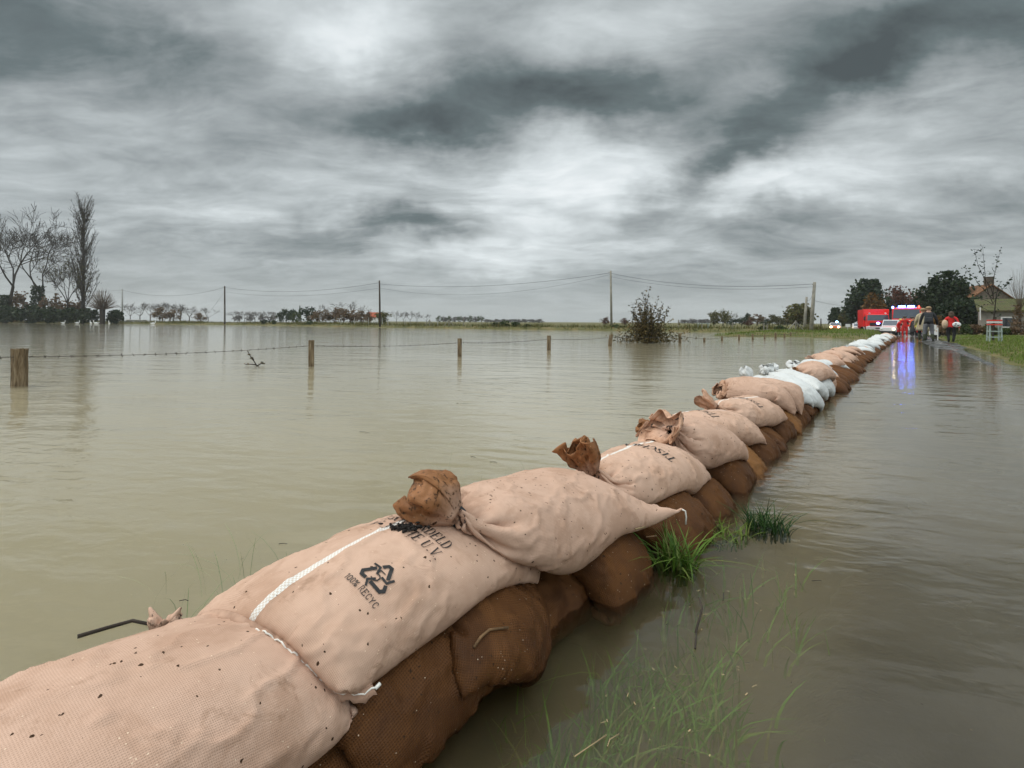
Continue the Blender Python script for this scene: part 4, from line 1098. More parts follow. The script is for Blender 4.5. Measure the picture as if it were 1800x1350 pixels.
def leafy_crown(rng, h0, h, hw, n, clumps, rag=.25):
    """clumped leaf positions with gaps and an uneven outline"""
    c = rng.randn(clumps, 3); c /= np.linalg.norm(c, axis=1, keepdims=True); c *= (rng.rand(clumps, 1) ** .45)
    c[:, 2] = c[:, 2] * .5 + .5
    prof = np.sqrt(np.clip(1 - (2 * c[:, 2] - .85) ** 2 / 1.35, .08, 1))
    C_ = np.stack([c[:, 0] * hw * prof, c[:, 1] * hw * prof, h0 + (h - h0) * c[:, 2]], -1) * (1 + 0 * rag)
    w_ = .5 + rng.rand(clumps); k = rng.choice(clumps, n, p=w_ / w_.sum()); sg = (.10 + .10 * rng.rand(clumps))[k][:, None]
    P = C_[k] + rng.randn(n, 3) * sg * np.array([hw, hw, (h - h0) * .55])
    P[:, 2] = np.clip(P[:, 2], h0 * .7, h * 1.02)
    return P, C_
def leafy_tree(label, px, pt, hwpx, D, seed, kind, z=.15, n=1600, clumps=34, lsz=None, h0=.18, name='leafy_tree', group=None, trunk=True, cat='tree'):
    rng = np.random.RandomState(seed); h = top_h(px, pt, D, z); hw = hwpx * D / FPX
    t = tree_obj(name, label, px, D, z, group, cat)
    P, C_ = leafy_crown(rng, h * h0, h * .97, hw * .92, n, clumps)
    leaf_mesh('crown' if trunk else 'foliage', P, lsz or max(.16, hw * .14), LM[kind], t, rng, .7)
    if trunk:
        S = [(0, 0, -.2, 0, 0, h * .35, h * .028, h * .022), (0, 0, h * .35, 0, 0, h * .7, h * .022, h * .008)]
        for q in C_[rng.permutation(len(C_))[:14]]:
            b = np.array([0, 0, min(q[2] * .6, h * .6)]); S.append((*b, *q, h * .010, h * .003))
        seg_mesh('trunk', S, m_bark, t, 5)
    return t
def conifer(label, px, pt, hwpx, D, seed, z=.15, kind='dark', group=None):
    rng = np.random.RandomState(seed); h = top_h(px, pt, D, z); hw = hwpx * D / FPX
    t = tree_obj('conifer', label, px, D, z, group); N = 700
    u = rng.rand(N) ** .8; an = rng.rand(N) * 6.283; rd = hw * (1 - u) * (.5 + .5 * np.abs(np.sin(u * 40))) * (.4 + .6 * rng.rand(N))
    leaf_mesh('crown', np.stack([np.cos(an) * rd, np.sin(an) * rd, h * (.08 + .92 * u)], -1), hw * .35, LM[kind], t, rng, .5, .6)
    seg_mesh('trunk', [(0, 0, -.2, 0, 0, h * .9, h * .02, .02)], m_bark, t, 5); return t

# far left group of trees
bare_tree('tall bare tree at the left edge of the photo with an ivy-covered trunk', 10, 352, 78, 124, 3, r=.42, kids=(5, 7), twig=.04, spread=.78, maxlev=4, ivy=(0, 6.5, 1.2))
bare_tree('tall bare tree with a broad fan crown, between the left edge tree and the poplar', 66, 366, 58, 127, 8, r=.36, kids=(5, 7), twig=.04, spread=.78, maxlev=4, ivy=(0, 9, 1.5))
bare_tree('smaller crooked tree with a few yellow leaves just left of the poplar', 119, 442, 34, 123, 12, r=.22, kids=(4, 6), spread=.7, leaves='olive', nleaf=700, lsz=.32, twig=.03)
# poplar
def poplar(label, px, pt, hwpx, D, seed, z=.2):
    rng = np.random.RandomState(seed); h = top_h(px, pt, D, z); hw = hwpx * D / FPX; S = []; L_ = []
    S.append((0, 0, -.2, 0, 0, h * .5, .42, .26)); S.append((0, 0, h * .5, .2, 0, h * .97, .26, .03))
    for k in range(150):
        z0 = h * (.08 + .80 * rng.rand() ** .9); an = rng.rand() * 6.283; ln_ = h * (.20 + .14 * rng.rand()) * (1.15 - .7 * z0 / h)
        p = np.array([0, 0, z0]); mx_ = hw * (.35 + .65 * math.sin(math.pi * min(1, .15 + z0 / h * .85)))
        d = np.array([math.cos(an) * .55, math.sin(an) * .55, 1])
        for j in range(6):
            d = d + rng.randn(3) * .09; d[:2] *= .82; d /= np.linalg.norm(d); q = p + d * ln_ / 6
            rad = math.hypot(q[0], q[1])
            if rad > mx_: q[:2] *= mx_ / rad
            if q[2] > h: break
            S.append((*p, *q, .075 * (1 - j / 7), .075 * (1 - (j + 1) / 7)))
            for _ in range(2):
                e = d + rng.randn(3) * .3; e[2] = abs(e[2]); e /= np.linalg.norm(e); S.append((*q, *(q + e * (.5 + .8 * rng.rand())), .032, .02)); L_.append(q + e * .6)
            p = q
    t = tree_obj('poplar', label, px, D, z); S[0] = S[0]
    seg_mesh('trunk', S[:2], m_bark, t, 8); seg_mesh('crown', S[2:], m_bark, t, 3)
    L_ = np.array(L_); lo = L_[L_[:, 2] < h * .45]
    leaf_mesh('foliage', np.concatenate([L_[rng.randint(0, len(L_), 500)], lo[rng.randint(0, len(lo), 700)]]) + rng.randn(1200, 3) * .2, .26, LM['olive'], t, rng)
poplar('tall narrow poplar, nearly bare, the highest tree on the left', 146, 345, 25, 121, 5)
def pollard(label, px, pt, hwpx, D, seed, z=.2, tr=.5, kind=None, n=260, group=None):
    rng = np.random.RandomState(seed); h = top_h(px, pt, D, z); hw = hwpx * D / FPX; S = [(0, 0, -.2, 0, 0, h * .42, tr, tr * 1.1)]
    for k in range(n):
        an = rng.rand() * 6.283; el = math.acos(1 - rng.rand() * .95); d = np.array([math.sin(el) * math.cos(an) * hw / h * 1.75, math.sin(el) * math.sin(an) * hw / h * 1.75, math.cos(el) + .12])
        p = np.array([0, 0, h * .40]) + d * .15
        for j in range(3):
            q = p + (d + rng.randn(3) * .06) * h * .6 / 3 * (.8 + .3 * rng.rand()); S.append((*p, *q, .03 * min(1, tr * 3), .02 * min(1, tr * 3))); p = q
    t = tree_obj('pollard_willow', label, px, D, z, group); seg_mesh('trunk', S[:1], m_bark, t, 8); seg_mesh('crown', S[1:], simple('willow_shoots', (.10, .07, .045), .9), t, 3)
pollard('round-headed pollard willow with brown shoots, right of the tall poplar', 180, 512, 20, 118, 4)
for k, (px, pt, hw, kind, lab) in enumerate([(12, 538, 22, 'dark', 'dark hedge bush at the left edge of the far bank'), (48, 536, 24, 'dark', 'dark hedge bush below the fan-crowned bare tree'), (88, 540, 24, 'dark', 'dark hedge bush between the bare tree and the crooked tree'),
        (122, 541, 22, 'dark', 'dark hedge bush at the foot of the crooked yellow-leaved tree'), (152, 542, 20, 'dark', 'dark hedge bush at the foot of the tall poplar'), (203, 545, 13, 'dark', 'low dark bush beside the grey concrete pole, right of the pollard willow'),
        (32, 512, 20, 'brown', 'brown thicket behind the hedge, between the two tall bare trees'), (92, 516, 22, 'brown', 'brown thicket behind the hedge, left of the crooked tree'), (132, 520, 18, 'brown', 'brown thicket behind the hedge at the poplar')]):
    leafy_tree(lab, px, pt, hw, (117 if kind == 'dark' else 124) + k * .4, 300 + k, kind, n=1500 if kind == 'dark' else 900, clumps=40 if kind == 'dark' else 26, h0=.02, trunk=False, name='hedge_bush', cat='bush', group='bushes under the far left trees', lsz=.55)

# distant tree belts: a few patterns per kind, then copies
def far_tree(kind, seed):
    rng = np.random.RandomState(seed)
    t = thing('distant_tree', 'x', 'tree')
    if kind == 'bare':
        S, tips = [], []
        S.append((0, 0, 0, 0, 0, .28, .022, .018))
        for k in range(4):
            an = 1.57 * k + rng.rand(); grow(rng, (0, 0, .26), (math.cos(an) * .5, math.sin(an) * .5, 1), .45, .012, 1, 3, S, tips, .6, (3, 5), .1, .16, .62, .3, 4)
        S, tips = fit(S, tips, 1, .5); S[:, 6:] = np.maximum(S[:, 6:], .0045)
        seg_mesh('trunk', S[:1], m_barkg, t, 5); seg_mesh('crown', S[1:], m_barkg, t, 3)
        P = tips[rng.randint(0, len(tips), 260)] + rng.randn(260, 3) * .03; leaf_mesh('foliage', P, .035, LM['grey'], t, rng, .4)
    else:
        P, C_ = leafy_crown(rng, .12, .97, .46, 900, 26); leaf_mesh('crown', P, .085, LM[kind], t, rng, .7)
        seg_mesh('trunk', [(0, 0, 0, 0, 0, .6, .03, .01)], m_bark, t, 5)
    return t
FARP = {}
def far(kind, px, pt, hwpx, D, label, group='distant trees across the fields', z=.2, v=0, name=None):
    key = (kind, v % 3)
    if key not in FARP: FARP[key] = far_tree(kind, 500 + len(FARP)); first = True
    else: first = False
    o = FARP[key] if first else copy_tree(FARP[key])
    p = spot(px, D, z); h = top_h(px, pt, D, z); hw = 1.25 * hwpx * D / FPX
    o.location = p; o.scale = (hw * 2, hw * 2, h); o.rotation_euler = (0, 0, (px * 7.3) % 6.28)
    if name: o.name = name
    return tag(o, label, 'tree', group)
B1 = 'bare grey tree in the pale belt between the two left utility poles'
for k, (px, pt, hw) in enumerate([(229, 532, 13), (246, 531, 16), (264, 533, 16), (286, 534, 14), (299, 531, 22), (317, 534, 20), (333, 538, 16), (366, 540, 13)]): far('bare', px, pt, hw, 175 + 5 * (k % 3), B1, v=k)
for k, (px, pt, hw) in enumerate([(281, 540, 11), (305, 543, 13), (352, 550, 10)]): far('brown', px, pt, hw, 165 + 3 * k, 'brown bush low in the pale belt between the two left utility poles', v=k)
for k, px in enumerate(range(412, 492, 9)): far('bare', px, 546 + (k % 3), 10, 300, 'hazy bare tree of the far row right of the dark concrete pole', v=k)
for k, px in enumerate([418, 440, 462, 478]): far('grey', px, 553, 7, 270, 'hazy grey bush under the far row right of the dark concrete pole', v=k)
for k, (px, pt, hw, D, lab) in enumerate([(492, 547, 6, 140, 'small dark tree at the left end of the evergreen clump'), (503, 541, 11, 142, 'dark tree in the left half of the evergreen clump'), (516, 543, 10, 140, 'dark tree in the middle of the evergreen clump'), (541, 538, 15, 136, 'big round dark tree of the evergreen clump')]): far('dark', px, pt, hw, D, lab, v=k)
far('green', 521, 548, 8, 132, 'light green round tree in front of the evergreen clump')
conifer('slim spire conifer standing out of the evergreen clump', 527, 537, 5, 145, 7)
for k, (px, pt, hw) in enumerate([(558, 546, 12), (573, 544, 12), (589, 541, 14), (604, 542, 14), (620, 545, 13), (634, 546, 12), (648, 549, 9)]): far('brown', px, pt, hw, 130 + 2 * (k % 3), 'brown autumn tree of the copse left of the red-roofed house', v=k)
far('bare', 617, 529, 21, 150, 'broad bare tree rising over the brown copse'); far('bare', 568, 534, 8, 150, 'slim bare tree at the left end of the brown copse', v=1)
far('willow', 671, 545, 14, 92, 'round olive bush at the foot of the middle wooden pole'); far('rust', 650, 546, 7, 150, 'reddish tree peeping over the red roof')
for k, (px, pt, hw) in enumerate([(697, 546, 9), (709, 548, 9), (721, 547, 9), (733, 548, 9), (750, 552, 8)]): far('bare', px, pt, hw, 170, 'bare grey tree of the group right of the round olive bush', v=k)
for k, px in enumerate(range(772, 848, 9)): far('grey' if k % 2 else 'green', px, 555 + (k % 2), 5.5, 330, 'small hazy tree of the even far row in the middle of the horizon', v=k)
for k, px in enumerate(range(858, 950, 13)): far('grey', px, 560.5, 8, 330, 'low hazy bush on the horizon left of the pale pole', v=k)
far('rust', 1064, 557, 8, 120, 'small red tree just left of the pale utility pole'); far('rust', 1098, 559, 7, 118, 'small red tree behind the flooded bush', v=1)
for k, px in enumerate([1203, 1217, 1232, 1244]): far('grey', px, 561 - k % 2, 9, 300, 'low hazy bush on the horizon right of the flooded bush', v=k)
far('willow', 1255, 544, 11, 130, 'left one of the pair of round-topped trees right of the flooded bush'); far('willow', 1271, 543, 12, 131, 'right one of the pair of round-topped trees right of the flooded bush', v=1)
far('bare', 1293, 549, 6, 180, 'thin bare tree right of the pair of round-topped trees')
for k, (kind, px, pt, hw, D, lab) in enumerate([('dark', 1288, 559, 11, 135, 'low dark bush right of the pair of round-topped trees'), ('dark', 1304, 557, 11, 132, 'low dark bush left of the red tree'), ('dark', 1314, 549, 6, 140, 'tall dark tree behind the red tree'), ('rust', 1316, 562, 8, 110, 'dark red tree on the far side of the bank fence'),
        ('brown', 1331, 552, 13, 135, 'greyish brown tree right of the dark red tree'), ('grey', 1342, 556, 9, 150, 'grey tree behind the brown one right of the dark red tree'), ('dark', 1349, 561, 10, 125, 'low dark bush between the grey-brown tree and the yellowing trees'), ('olive', 1358, 553, 10, 120, 'yellowing tree left of the big willow'), ('olive', 1372, 556, 12, 118, 'yellowing bush at the left foot of the big willow'), ('olive', 1384, 556, 10, 117, 'yellowing tree touching the big willow')]):
    far(kind, px, pt, hw, D, lab, v=k)
leafy_tree('big rounded willow behind the two leaning poles', 1404, 534, 23, 78, 71, 'willow', n=2600, clumps=50, h0=.05, lsz=.42)

# right-hand trees beyond the vehicles
leafy_tree('dark pointed tree beside the lane at the far end, behind the ambulance', 1470, 541, 13, 115, 81, 'dark', n=1500, h0=.04, lsz=.55)
leafy_tree('yellowing tree between the dark lane tree and the big dark tree', 1489, 540, 13, 100, 82, 'olive', n=1300, h0=.05, lsz=.5)
leafy_tree('big dark tree with feathery outline behind the red box truck', 1524, 491, 39, 88, 83, 'dark', n=4200, clumps=64, h0=.06, lsz=.62)
leafy_tree('orange autumn tree right behind the red box truck', 1536, 514, 22, 76, 84, 'orange', n=2300, clumps=44, h0=.08, lsz=.42)
leafy_tree('purplish brown tree behind the fire engine', 1586, 502, 38, 92, 85, 'rust', n=3000, clumps=46, h0=.1, lsz=.45)
leafy_tree('pale brown tree behind the people, left of the big evergreen', 1619, 507, 24, 96, 86, 'brown', n=1300, clumps=34, h0=.1, lsz=.4)
leafy_tree('big dark evergreen tree left of the house', 1664, 477, 44, 62, 87, 'dark', n=6500, clumps=80, h0=.03, lsz=.42)
leafy_tree('dark tree filling the gap between the brown trees and the big evergreen', 1622, 522, 26, 80, 92, 'dark', n=2000, h0=.03, lsz=.42)
leafy_tree('dark spreading shrub between the evergreen and the house', 1702, 519, 40, 54, 88, 'dark', n=5000, clumps=44, h0=.02, lsz=.34)
leafy_tree('small orange bush beside the man with the backpack', 1648, 553, 11, 44, 89, 'orange', n=700, clumps=20, h0=.03, lsz=.2, trunk=False, name='garden_bush', cat='bush')
for k, px in enumerate(range(1650, 1800, 22)):
    leafy_tree(['brown-green hedge section between the woman and the tree guard', 'brown-green hedge section in front of the house wall'][0 if px < 1735 else 1], px, 571 if px < 1745 else 574, 15, 40 - .012 * (px - 1585), 900 + k, ['brown', 'olive', 'green'][k % 3], z=.1, n=900, clumps=26, h0=.02, trunk=False, name='hedge', cat='hedge', group='garden hedge along the lane', lsz=.15)
pollard('pale weeping birch at the right edge, in front of the house', 1793, 479, 18, 44, 31, z=.2, tr=.08, n=90)
leafy_tree('bare brownish shrub under the weeping birch', 1790, 536, 14, 42, 91, 'brown', n=700, clumps=20, h0=.03, lsz=.14, trunk=False, name='garden_bush', cat='bush')

# sapling with ragged shoots inside the tree guard
def shoots_tree(name, label, p, h, shoots, leafm, nl, lsz, r0, seed, cat='tree', bark=None, dense=None):
    rng = np.random.RandomState(seed); S = []; P = []
    t = thing(name, label, cat, p)
    for (x0, y0, z0, dx_, dy_, dz_, ln_, rr_) in shoots:
        q = np.array([x0, y0, z0], float); d = np.array([dx_, dy_, dz_], float); d /= np.linalg.norm(d); n = 9
        for k in range(n):
            d = d + rng.randn(3) * .09; d[2] += .02; d /= np.linalg.norm(d); e = q + d * ln_ / n
            S.append((*q, *e, rr_ * (1 - .8 * k / n), rr_ * (1 - .8 * (k + 1) / n)))
            if k > 1:
                for _ in range(nl):
                    o = rng.randn(3); o /= np.linalg.norm(o); tw = ln_ * .10 * rng.rand()
                    S.append((*e, *(e + o * tw), .003, .002)); P.append(e + o * tw)
            q = e
    if dense is not None: P += list(dense)
    seg_mesh('trunk' if cat == 'tree' else 'stems', S, bark or m_bark, t, 5); leaf_mesh('foliage', np.array(P), lsz, LM[leafm], t, rng, .6)
    return t
D = 24.0; p = spot(1746, D, .12); h = top_h(1746, 433, D, .12)
shoots_tree('young_tree', 'young wind-bent tree with ragged leafy shoots, standing in the red and white guard', p, h,
    [(0, 0, -.1, .02, 0, 1, h * .62, .05), (0, 0, h * .40, -.30, .1, 1, h * .60, .02), (0, 0, h * .45, -.12, .1, 1, h * .56, .02), (0, 0, h * .45, -.5, 0, .8, h * .42, .014), (-.05, 0, h * .40, -.8, .1, .6, h * .36, .014), (0, 0, h * .42, .5, 0, .6, h * .28, .014), (0, 0, h * .45, -.02, -.1, 1, h * .50, .018), (0, 0, h * .3, -.7, .2, .6, h * .35, .012)], 'dark', 5, .11, 0, 77)
# flooded bush
D = 25.2; p = spot(1140, D, -.1); sc = D / FPX
rng = np.random.RandomState(13); sh = []
for k in range(60):
    an = rng.rand() * 6.283; tl = .15 + 1.05 * rng.rand() ** 1.2; ln_ = (2.35 - 1.1 * tl) * (.62 + .45 * rng.rand())
    sh.append((.12 * math.cos(an), .12 * math.sin(an), 0, math.cos(an) * tl - .05, math.sin(an) * tl, 1, ln_, .016))
for (x, ln_) in [(-.16, 2.75), (-.28, 2.5), (.30, 2.35), (.46, 2.1), (-.42, 2.1), (-.07, 2.6), (-.62, 1.8)]: sh.append((0, 0, 0, x, .05, 1, ln_, .018))
N = 2600; q = rng.randn(N, 3) * (.70, .6, .32); q[:, 2] = np.abs(q[:, 2]) * 1.3 + .12
shoots_tree('flooded_bush', 'leafy autumn bush standing in the flood water right of the pale pole', p, 2.6, sh, 'bush', 8, .095, 0, 14, 'bush', dense=list(q))

# ---- grasses
def blades(name, pos, hgt, mat, rng, wdt=.006, lean=.5, nseg=3, kind='stuff', dirn=None):
    n = len(pos); an = rng.rand(n) * 6.283; ln_ = lean * (.2 + rng.rand(n)); h = hgt * (.5 + .7 * rng.rand(n)) if np.isscalar(hgt) else hgt
    dxy = np.stack([np.cos(an), np.sin(an)], -1) if dirn is None else np.array(dirn)[None] + .7 * rng.randn(n, 2)
    sd_ = np.stack([-np.sin(an), np.cos(an)], -1); K = []
    for k in range(nseg + 1):
        u = k / nseg; w_ = wdt * (1 - u ** 1.5) + .0006
        c = np.zeros((n, 3)); c[:, :2] = pos[:, :2] + dxy * (ln_ * h * u ** 1.8)[:, None]; c[:, 2] = pos[:, 2] + h * (u - .3 * ln_ * u ** 2.5)
        A = c.copy(); B = c.copy(); A[:, :2] -= sd_ * w_ / 2; B[:, :2] += sd_ * w_ / 2; K += [A, B]
    V = np.stack(K, 1); m = 2 * (nseg + 1); base = (np.arange(n) * m)[:, None]
    q = np.concatenate([base + np.array([[2 * k, 2 * k + 1, 2 * k + 3, 2 * k + 2]]) for k in range(nseg)])
    o = np_mesh(name, V.reshape(-1, 3), q, None, mat, None, False); 
    if kind: o['kind'] = kind
    return o
rng = np.random.RandomState(4)
# far bank: tussocks along the crest
n = 26000; i = rng.randint(0, len(bx) - 1, n); f = rng.rand(n); x = bx[i] + (bx[i + 1] - bx[i]) * f; y = by[i] + (by[i + 1] - by[i]) * f; o_ = rng.rand(n) ** .8 * 4.5
mx_ = fbm(x * .35, y * .35, 71); keep = rng.rand(n) < np.clip((mx_ - .22) * 3, .12, 1)
x, y, o_, i, mx_ = x[keep], y[keep], o_[keep], i[keep], mx_[keep]
pos = np.stack([x + nx_[i] * o_, y + ny_[i] * o_, np.interp(o_, [0, .5, 1.2, 2.2, 4.5], [0, .14, .27, .35, .35])], -1)
dist = np.hypot(x, y)
blades('bank_grass', pos, (.15 + .65 * rng.rand(len(x))) * (.35 + 1.1 * mx_), LM['bank'], rng, .06, .6, 2)
# reeds and dark shrubs on the bank
for k, (px, pt, hw) in enumerate([(466, 561, 8), (482, 563, 5), (545, 565, 8), (870, 566, 9), (888, 564, 10), (906, 566, 9), (925, 569, 8), (1085, 571, 9), (1372, 573, 9), (1340, 575, 7), (1440, 576, 9)]):
    bxp, byp = bank_at(px); leafy_tree(['dark reed clump on the far bank left of the brown copse', 'dark reed clump on the bank left of the pale utility pole', 'dark reed clump on the bank near the two leaning poles'][0 if px < 600 else 1 if px < 1100 else 2], px, pt, hw, float(byp) + 2, 950 + k, 'green' if k % 3 else 'dark', z=.3, n=260, clumps=10, h0=.02, trunk=False, name='reed_clump', cat='plant', group='reed clumps on the bank', lsz=.28)
# right verge and left verge
def verge_pts(n, s0, s1, t0, t1, zf, zmin=.02):
    s = s0 + (s1 - s0) * rng.rand(n) ** 1.3; t = t0 + (t1 - t0) * rng.rand(n); z = zf(s, t); k = z > zmin
    return np.stack([.6 * s + .8 * t, .8 * s - .6 * t, z], -1)[k]
pos = verge_pts(26000, 11, 48, 2.2, 6.5, verge_z); blades('verge_grass', pos, .13, LM['verge'], rng, .014, .7, 2)
pos = verge_pts(9000, 38, 75, -12, -1.0, lv_z); blades('left_verge_grass', pos, .22, LM['verge'], rng, .03, .6, 2).name = 'verge_grass'
# tufts in the water by the wall
def tuft(label, px, py, n, h, mat, seed, rad, z=-.12, wd=.008, lean=.55):
    rg = np.random.RandomState(seed); c = at_z(px, py, 0); a = rg.rand(n) * 6.283; r_ = rad * np.sqrt(rg.rand(n)); pos = np.stack([c.x + np.cos(a) * r_, c.y + np.sin(a) * r_, np.full(n, z)], -1)
    o = blades('grass_tuft', pos - np.array([c.x, c.y, 0]), h - z * .6, LM[mat], rg, wd, lean, 5, None); o.location = (c.x, c.y, 0); tag(o, label, 'grass tuft')
tuft('bright green grass tuft growing against the brown jute sandbags', 1186, 990, 120, .20, 'grass', 1, .08, z=-.06, wd=.011, lean=1.25)
tuft('dark green grass tuft standing in the water right of the wall', 1350, 925, 170, .13, 'dgrass', 2, .10, z=-.05, wd=.008, lean=1.1)
tuft('flattened grass between the dark green tuft and the wall', 1270, 938, 130, .08, 'verge', 3, .12, z=-.04, wd=.007, lean=1.5)
def upts(n, px0, px1, py0, py1, zg):
    out = []
    for _ in range(n):
        p_ = at_z(px0 + (px1 - px0) * rng.rand(), py0 + (py1 - py0) * rng.rand(), 0); out.append((p_.x, p_.y, zg))
    return np.array(out)
P1 = np.concatenate([upts(340, 1030, 1300, 1080, 1230, -.20), upts(190, 860, 1120, 1180, 1340, -.20), upts(120, 1150, 1420, 960, 1090, -.18), upts(25, 1280, 1500, 1050, 1300, -.20)])
blades('drowned_grass', P1, .08 + .085 * rng.rand(len(P1)), LM['ugrass'], rng, .009, 1.0, 4, dirn=(.3, .3))
P1 = np.concatenate([upts(50, 250, 620, 930, 1090, -.22), upts(26, 740, 1000, 740, 860, -.25)])
blades('drowned_grass', P1, .22 + .06 * rng.rand(len(P1)), LM['ugrass'], rng, .005, .9, 4)
# ------------------------------------------------------------------ poles, wires, fences
m_wood = simple('weathered_wood', (.20, .15, .095), .9, var=.45, scale=9, bump=.6, bscale=40)
m_woodd = simple('dark_wood', (.045, .033, .024), .9, var=.4, scale=5)
m_woodl = simple('silvered_wood', (.24, .225, .185), .9, var=.3, scale=3)
m_conc = simple('concrete', (.34, .34, .32), .9, var=.15)
m_wire = simple('cable', (.045, .045, .05), .6)
m_rust = simple('rusty_wire', (.06, .045, .035), .8)
def pole(label, px, pt, pb, D, r, mat, dx=0.0, fittings=True, holes=False):
    b = at_d(px, pb, D); T = at_d(px + dx, pt, D); h = T.z - b.z
    t = thing('utility_pole', label, 'utility pole', (b.x, b.y, b.z - .5))
    v = T - b; mb = MB(); mb.tube([(0, 0, 0), (v.x * .5, v.y * .5, .5 + h * .5), (v.x, v.y, h + .5)], [r * 1.15, r, r * .8], 10); mb.build('shaft', mat, t, smooth=True)
    if fittings:
        mb = MB()
        for k, zz in enumerate((.25, .95)):
            mb.tube([(v.x - .02, v.y, h + .5 - zz), (v.x - .26, v.y - .05, h + .5 - zz + .03)], .025, 5); mb.ball((v.x - .26, v.y - .05, h + .5 - zz + .06), .05, 6, 5)
        mb.build('insulator', m_conc, t)
    if holes:
        mb = MB()
        for k in range(9): mb.box((0, -r * 1.0, .9 + k * .42), (r * .8, r * .6, .2))
        mb.build('hole', m_conc, t)
    return T
T1 = pole('pale concrete utility pole right of the pollard willow', 215, 508, 564, 124, .17, m_conc)
T2 = pole('dark concrete utility pole with a row of holes', 395, 503, 568, 108, .16, m_woodd, holes=True)
T3 = pole('dark wooden utility pole behind the round olive bush', 668, 493, 571, 81, .14, m_woodd, dx=-1)
T4 = pole('pale tall utility pole left of the flooded bush', 1075, 476, 577, 65, .14, m_woodl, dx=-1.5)
T5 = pole('thick weathered utility pole leaning at the right end of the bank', 1425, 496, 588, 47, .155, m_woodl, dx=7)
T6 = pole('shorter weathered pole leaning against its taller neighbour', 1413, 522, 586, 52, .13, m_woodl, dx=5, fittings=False)
pole('tiny distant utility pole left of the ambulance', 1443, 560, 585, 90, .1, m_woodd, fittings=False)
def wire(label, a, b, sag, r=.02, name='power_line', cat='cable', n=24):
    a, b = Vector(a), Vector(b); pts = []
    for k in range(n + 1):
        u = k / n; p_ = a.lerp(b, u); p_.z -= sag * 4 * u * (1 - u); pts.append(p_)
    mb = MB(); mb.tube(pts, r, 5); return tag(mb.build(name, m_wire, None, smooth=True), label, cat)
dz_ = Vector((0, 0, 1))
wire('power line running left from the pale concrete pole behind the poplar', at_d(60, 512, 135), T1 - dz_ * .25, .4)
wire('single power line between the pale concrete pole and the dark holed pole', T1 - dz_ * .25, T2 - dz_ * .25, 1.6, .024)
wire('upper power line between the dark holed pole and the wooden pole', T2 - dz_ * .25, T3 - dz_ * .35, 1.15, .022)
wire('lower power line between the dark holed pole and the wooden pole', T2 - dz_ * 1.2, T3 - dz_ * 1.2, 1.05, .016)
wire('upper power line between the wooden pole and the pale tall pole', T3 - dz_ * .55, T4 - dz_ * .25, 1.0, .02)
wire('lower power line between the wooden pole and the pale tall pole', T3 - dz_ * 1.2, T4 - dz_ * .45, 1.75, .013)
wire('upper power line between the pale tall pole and the leaning pole', T4 - dz_ * .3, T5 - dz_ * .15, .8, .017)
wire('lower power line between the pale tall pole and the leaning pole', T4 - dz_ * .75, T5 - dz_ * .42, .75, .012)
wire('slack cable joining the two leaning poles', T5 - dz_ * .4, T6 - dz_ * .25, .55, .012)
wire('thin cable from the leaning pole to the dark trees at the lane', T5 - dz_ * 2.2 + Vector((0, 0, .5)), at_d(1500, 537, 84), .2, .014)
wire('stay wire slanting down left of the dark holed pole', T2 - dz_ * 1.1, at_d(371, 545, 110), .05, .018, 'stay_wire')

def fence_post(label, px, pt, pb, wpx, seed, lean=0.0, mat=None):
    b = at_z(px, pb, 0); D = b.y; r = wpx * D / FPX / 2 * .92; h = at_d(px, pt, D).z
    rg = np.random.RandomState(seed); n = 14; K = 9; V = []
    prof = 1 + .10 * rg.randn(n)
    for k in range(K):
        z = -.5 + (h + .5) * k / (K - 1)
        for j in range(n):
            an = 6.283 * j / n; q = r * prof[j] * (1 + .03 * rg.randn()) * (1 - .05 * k / K)
            V.append((q * math.cos(an) + lean * max(z, 0), q * math.sin(an), z + (rg.randn() * .012 * h if k == K - 1 else 0)))
    F = [(k * n + j, k * n + (j + 1) % n, (k + 1) * n + (j + 1) % n, (k + 1) * n + j) for k in range(K - 1) for j in range(n)]
    V.append((lean * h, 0, h - .01)); F += [((K - 1) * n + j, (K - 1) * n + (j + 1) % n, len(V) - 1) for j in range(n)]
    mb = MB(); mb.add(V, F); o = mb.build('fence_post', mat or m_post, None, smooth=False); o.location = (b.x, b.y, 0)
    tag(o, label, 'fence post', 'fence posts standing in the flood'); return Vector((b.x + lean * h, b.y, h)), r
m_post, t, out = new_mat('post_wood')
tc = t.n.new('ShaderNodeTexCoord').outputs['Object']
st_ = t.noise(t.map(tc, (14, 14, 1.6)), 2.2, 6, .65, .6)
c = t.ramp(st_, [(.30, (.035, .022, .012)), (.48, (.17, .115, .06)), (.7, (.36, .28, .18))])
pbsdf(t, out, c, .9, normal=t.bump(st_, .9, .03))
PT = []
for k, (px, pt, pb, wd, lab) in enumerate([(35, 613, 677, 25, 'thickest fence post, at the left edge of the photo'), (547, 598, 643, 11, 'split fence post in the water right of the floating twig'), (808, 595, 626, 8, 'fence post in the water below the even far tree row'), (965, 590, 615, 7, 'pale fence post left of the utility pole and the flooded bush'),
        (1072, 588, 608, 7, 'leaning fence post just left of the flooded bush'), (1195, 586, 603, 5.5, 'dark fence post just right of the flooded bush')]):
    PT.append(fence_post(lab, px, pt, pb, wd, 40 + k, .12 if px == 1072 else 0))
for k, (px, pt, pb, wd) in enumerate([(1238, 594, 601, 4), (1269, 591, 599, 4), (1299, 588, 598, 3.5), (1323, 587, 597, 3.5), (1344, 588, 596, 3), (1363, 585, 595, 4), (1379, 586, 594, 3), (1390, 584, 592, 3), (1401, 583, 591, 3), (1414, 584, 590, 3)]):
    PT.append(fence_post('short fence stump in the row leading to the leaning utility poles', px, pt, pb, wd, 60 + k))
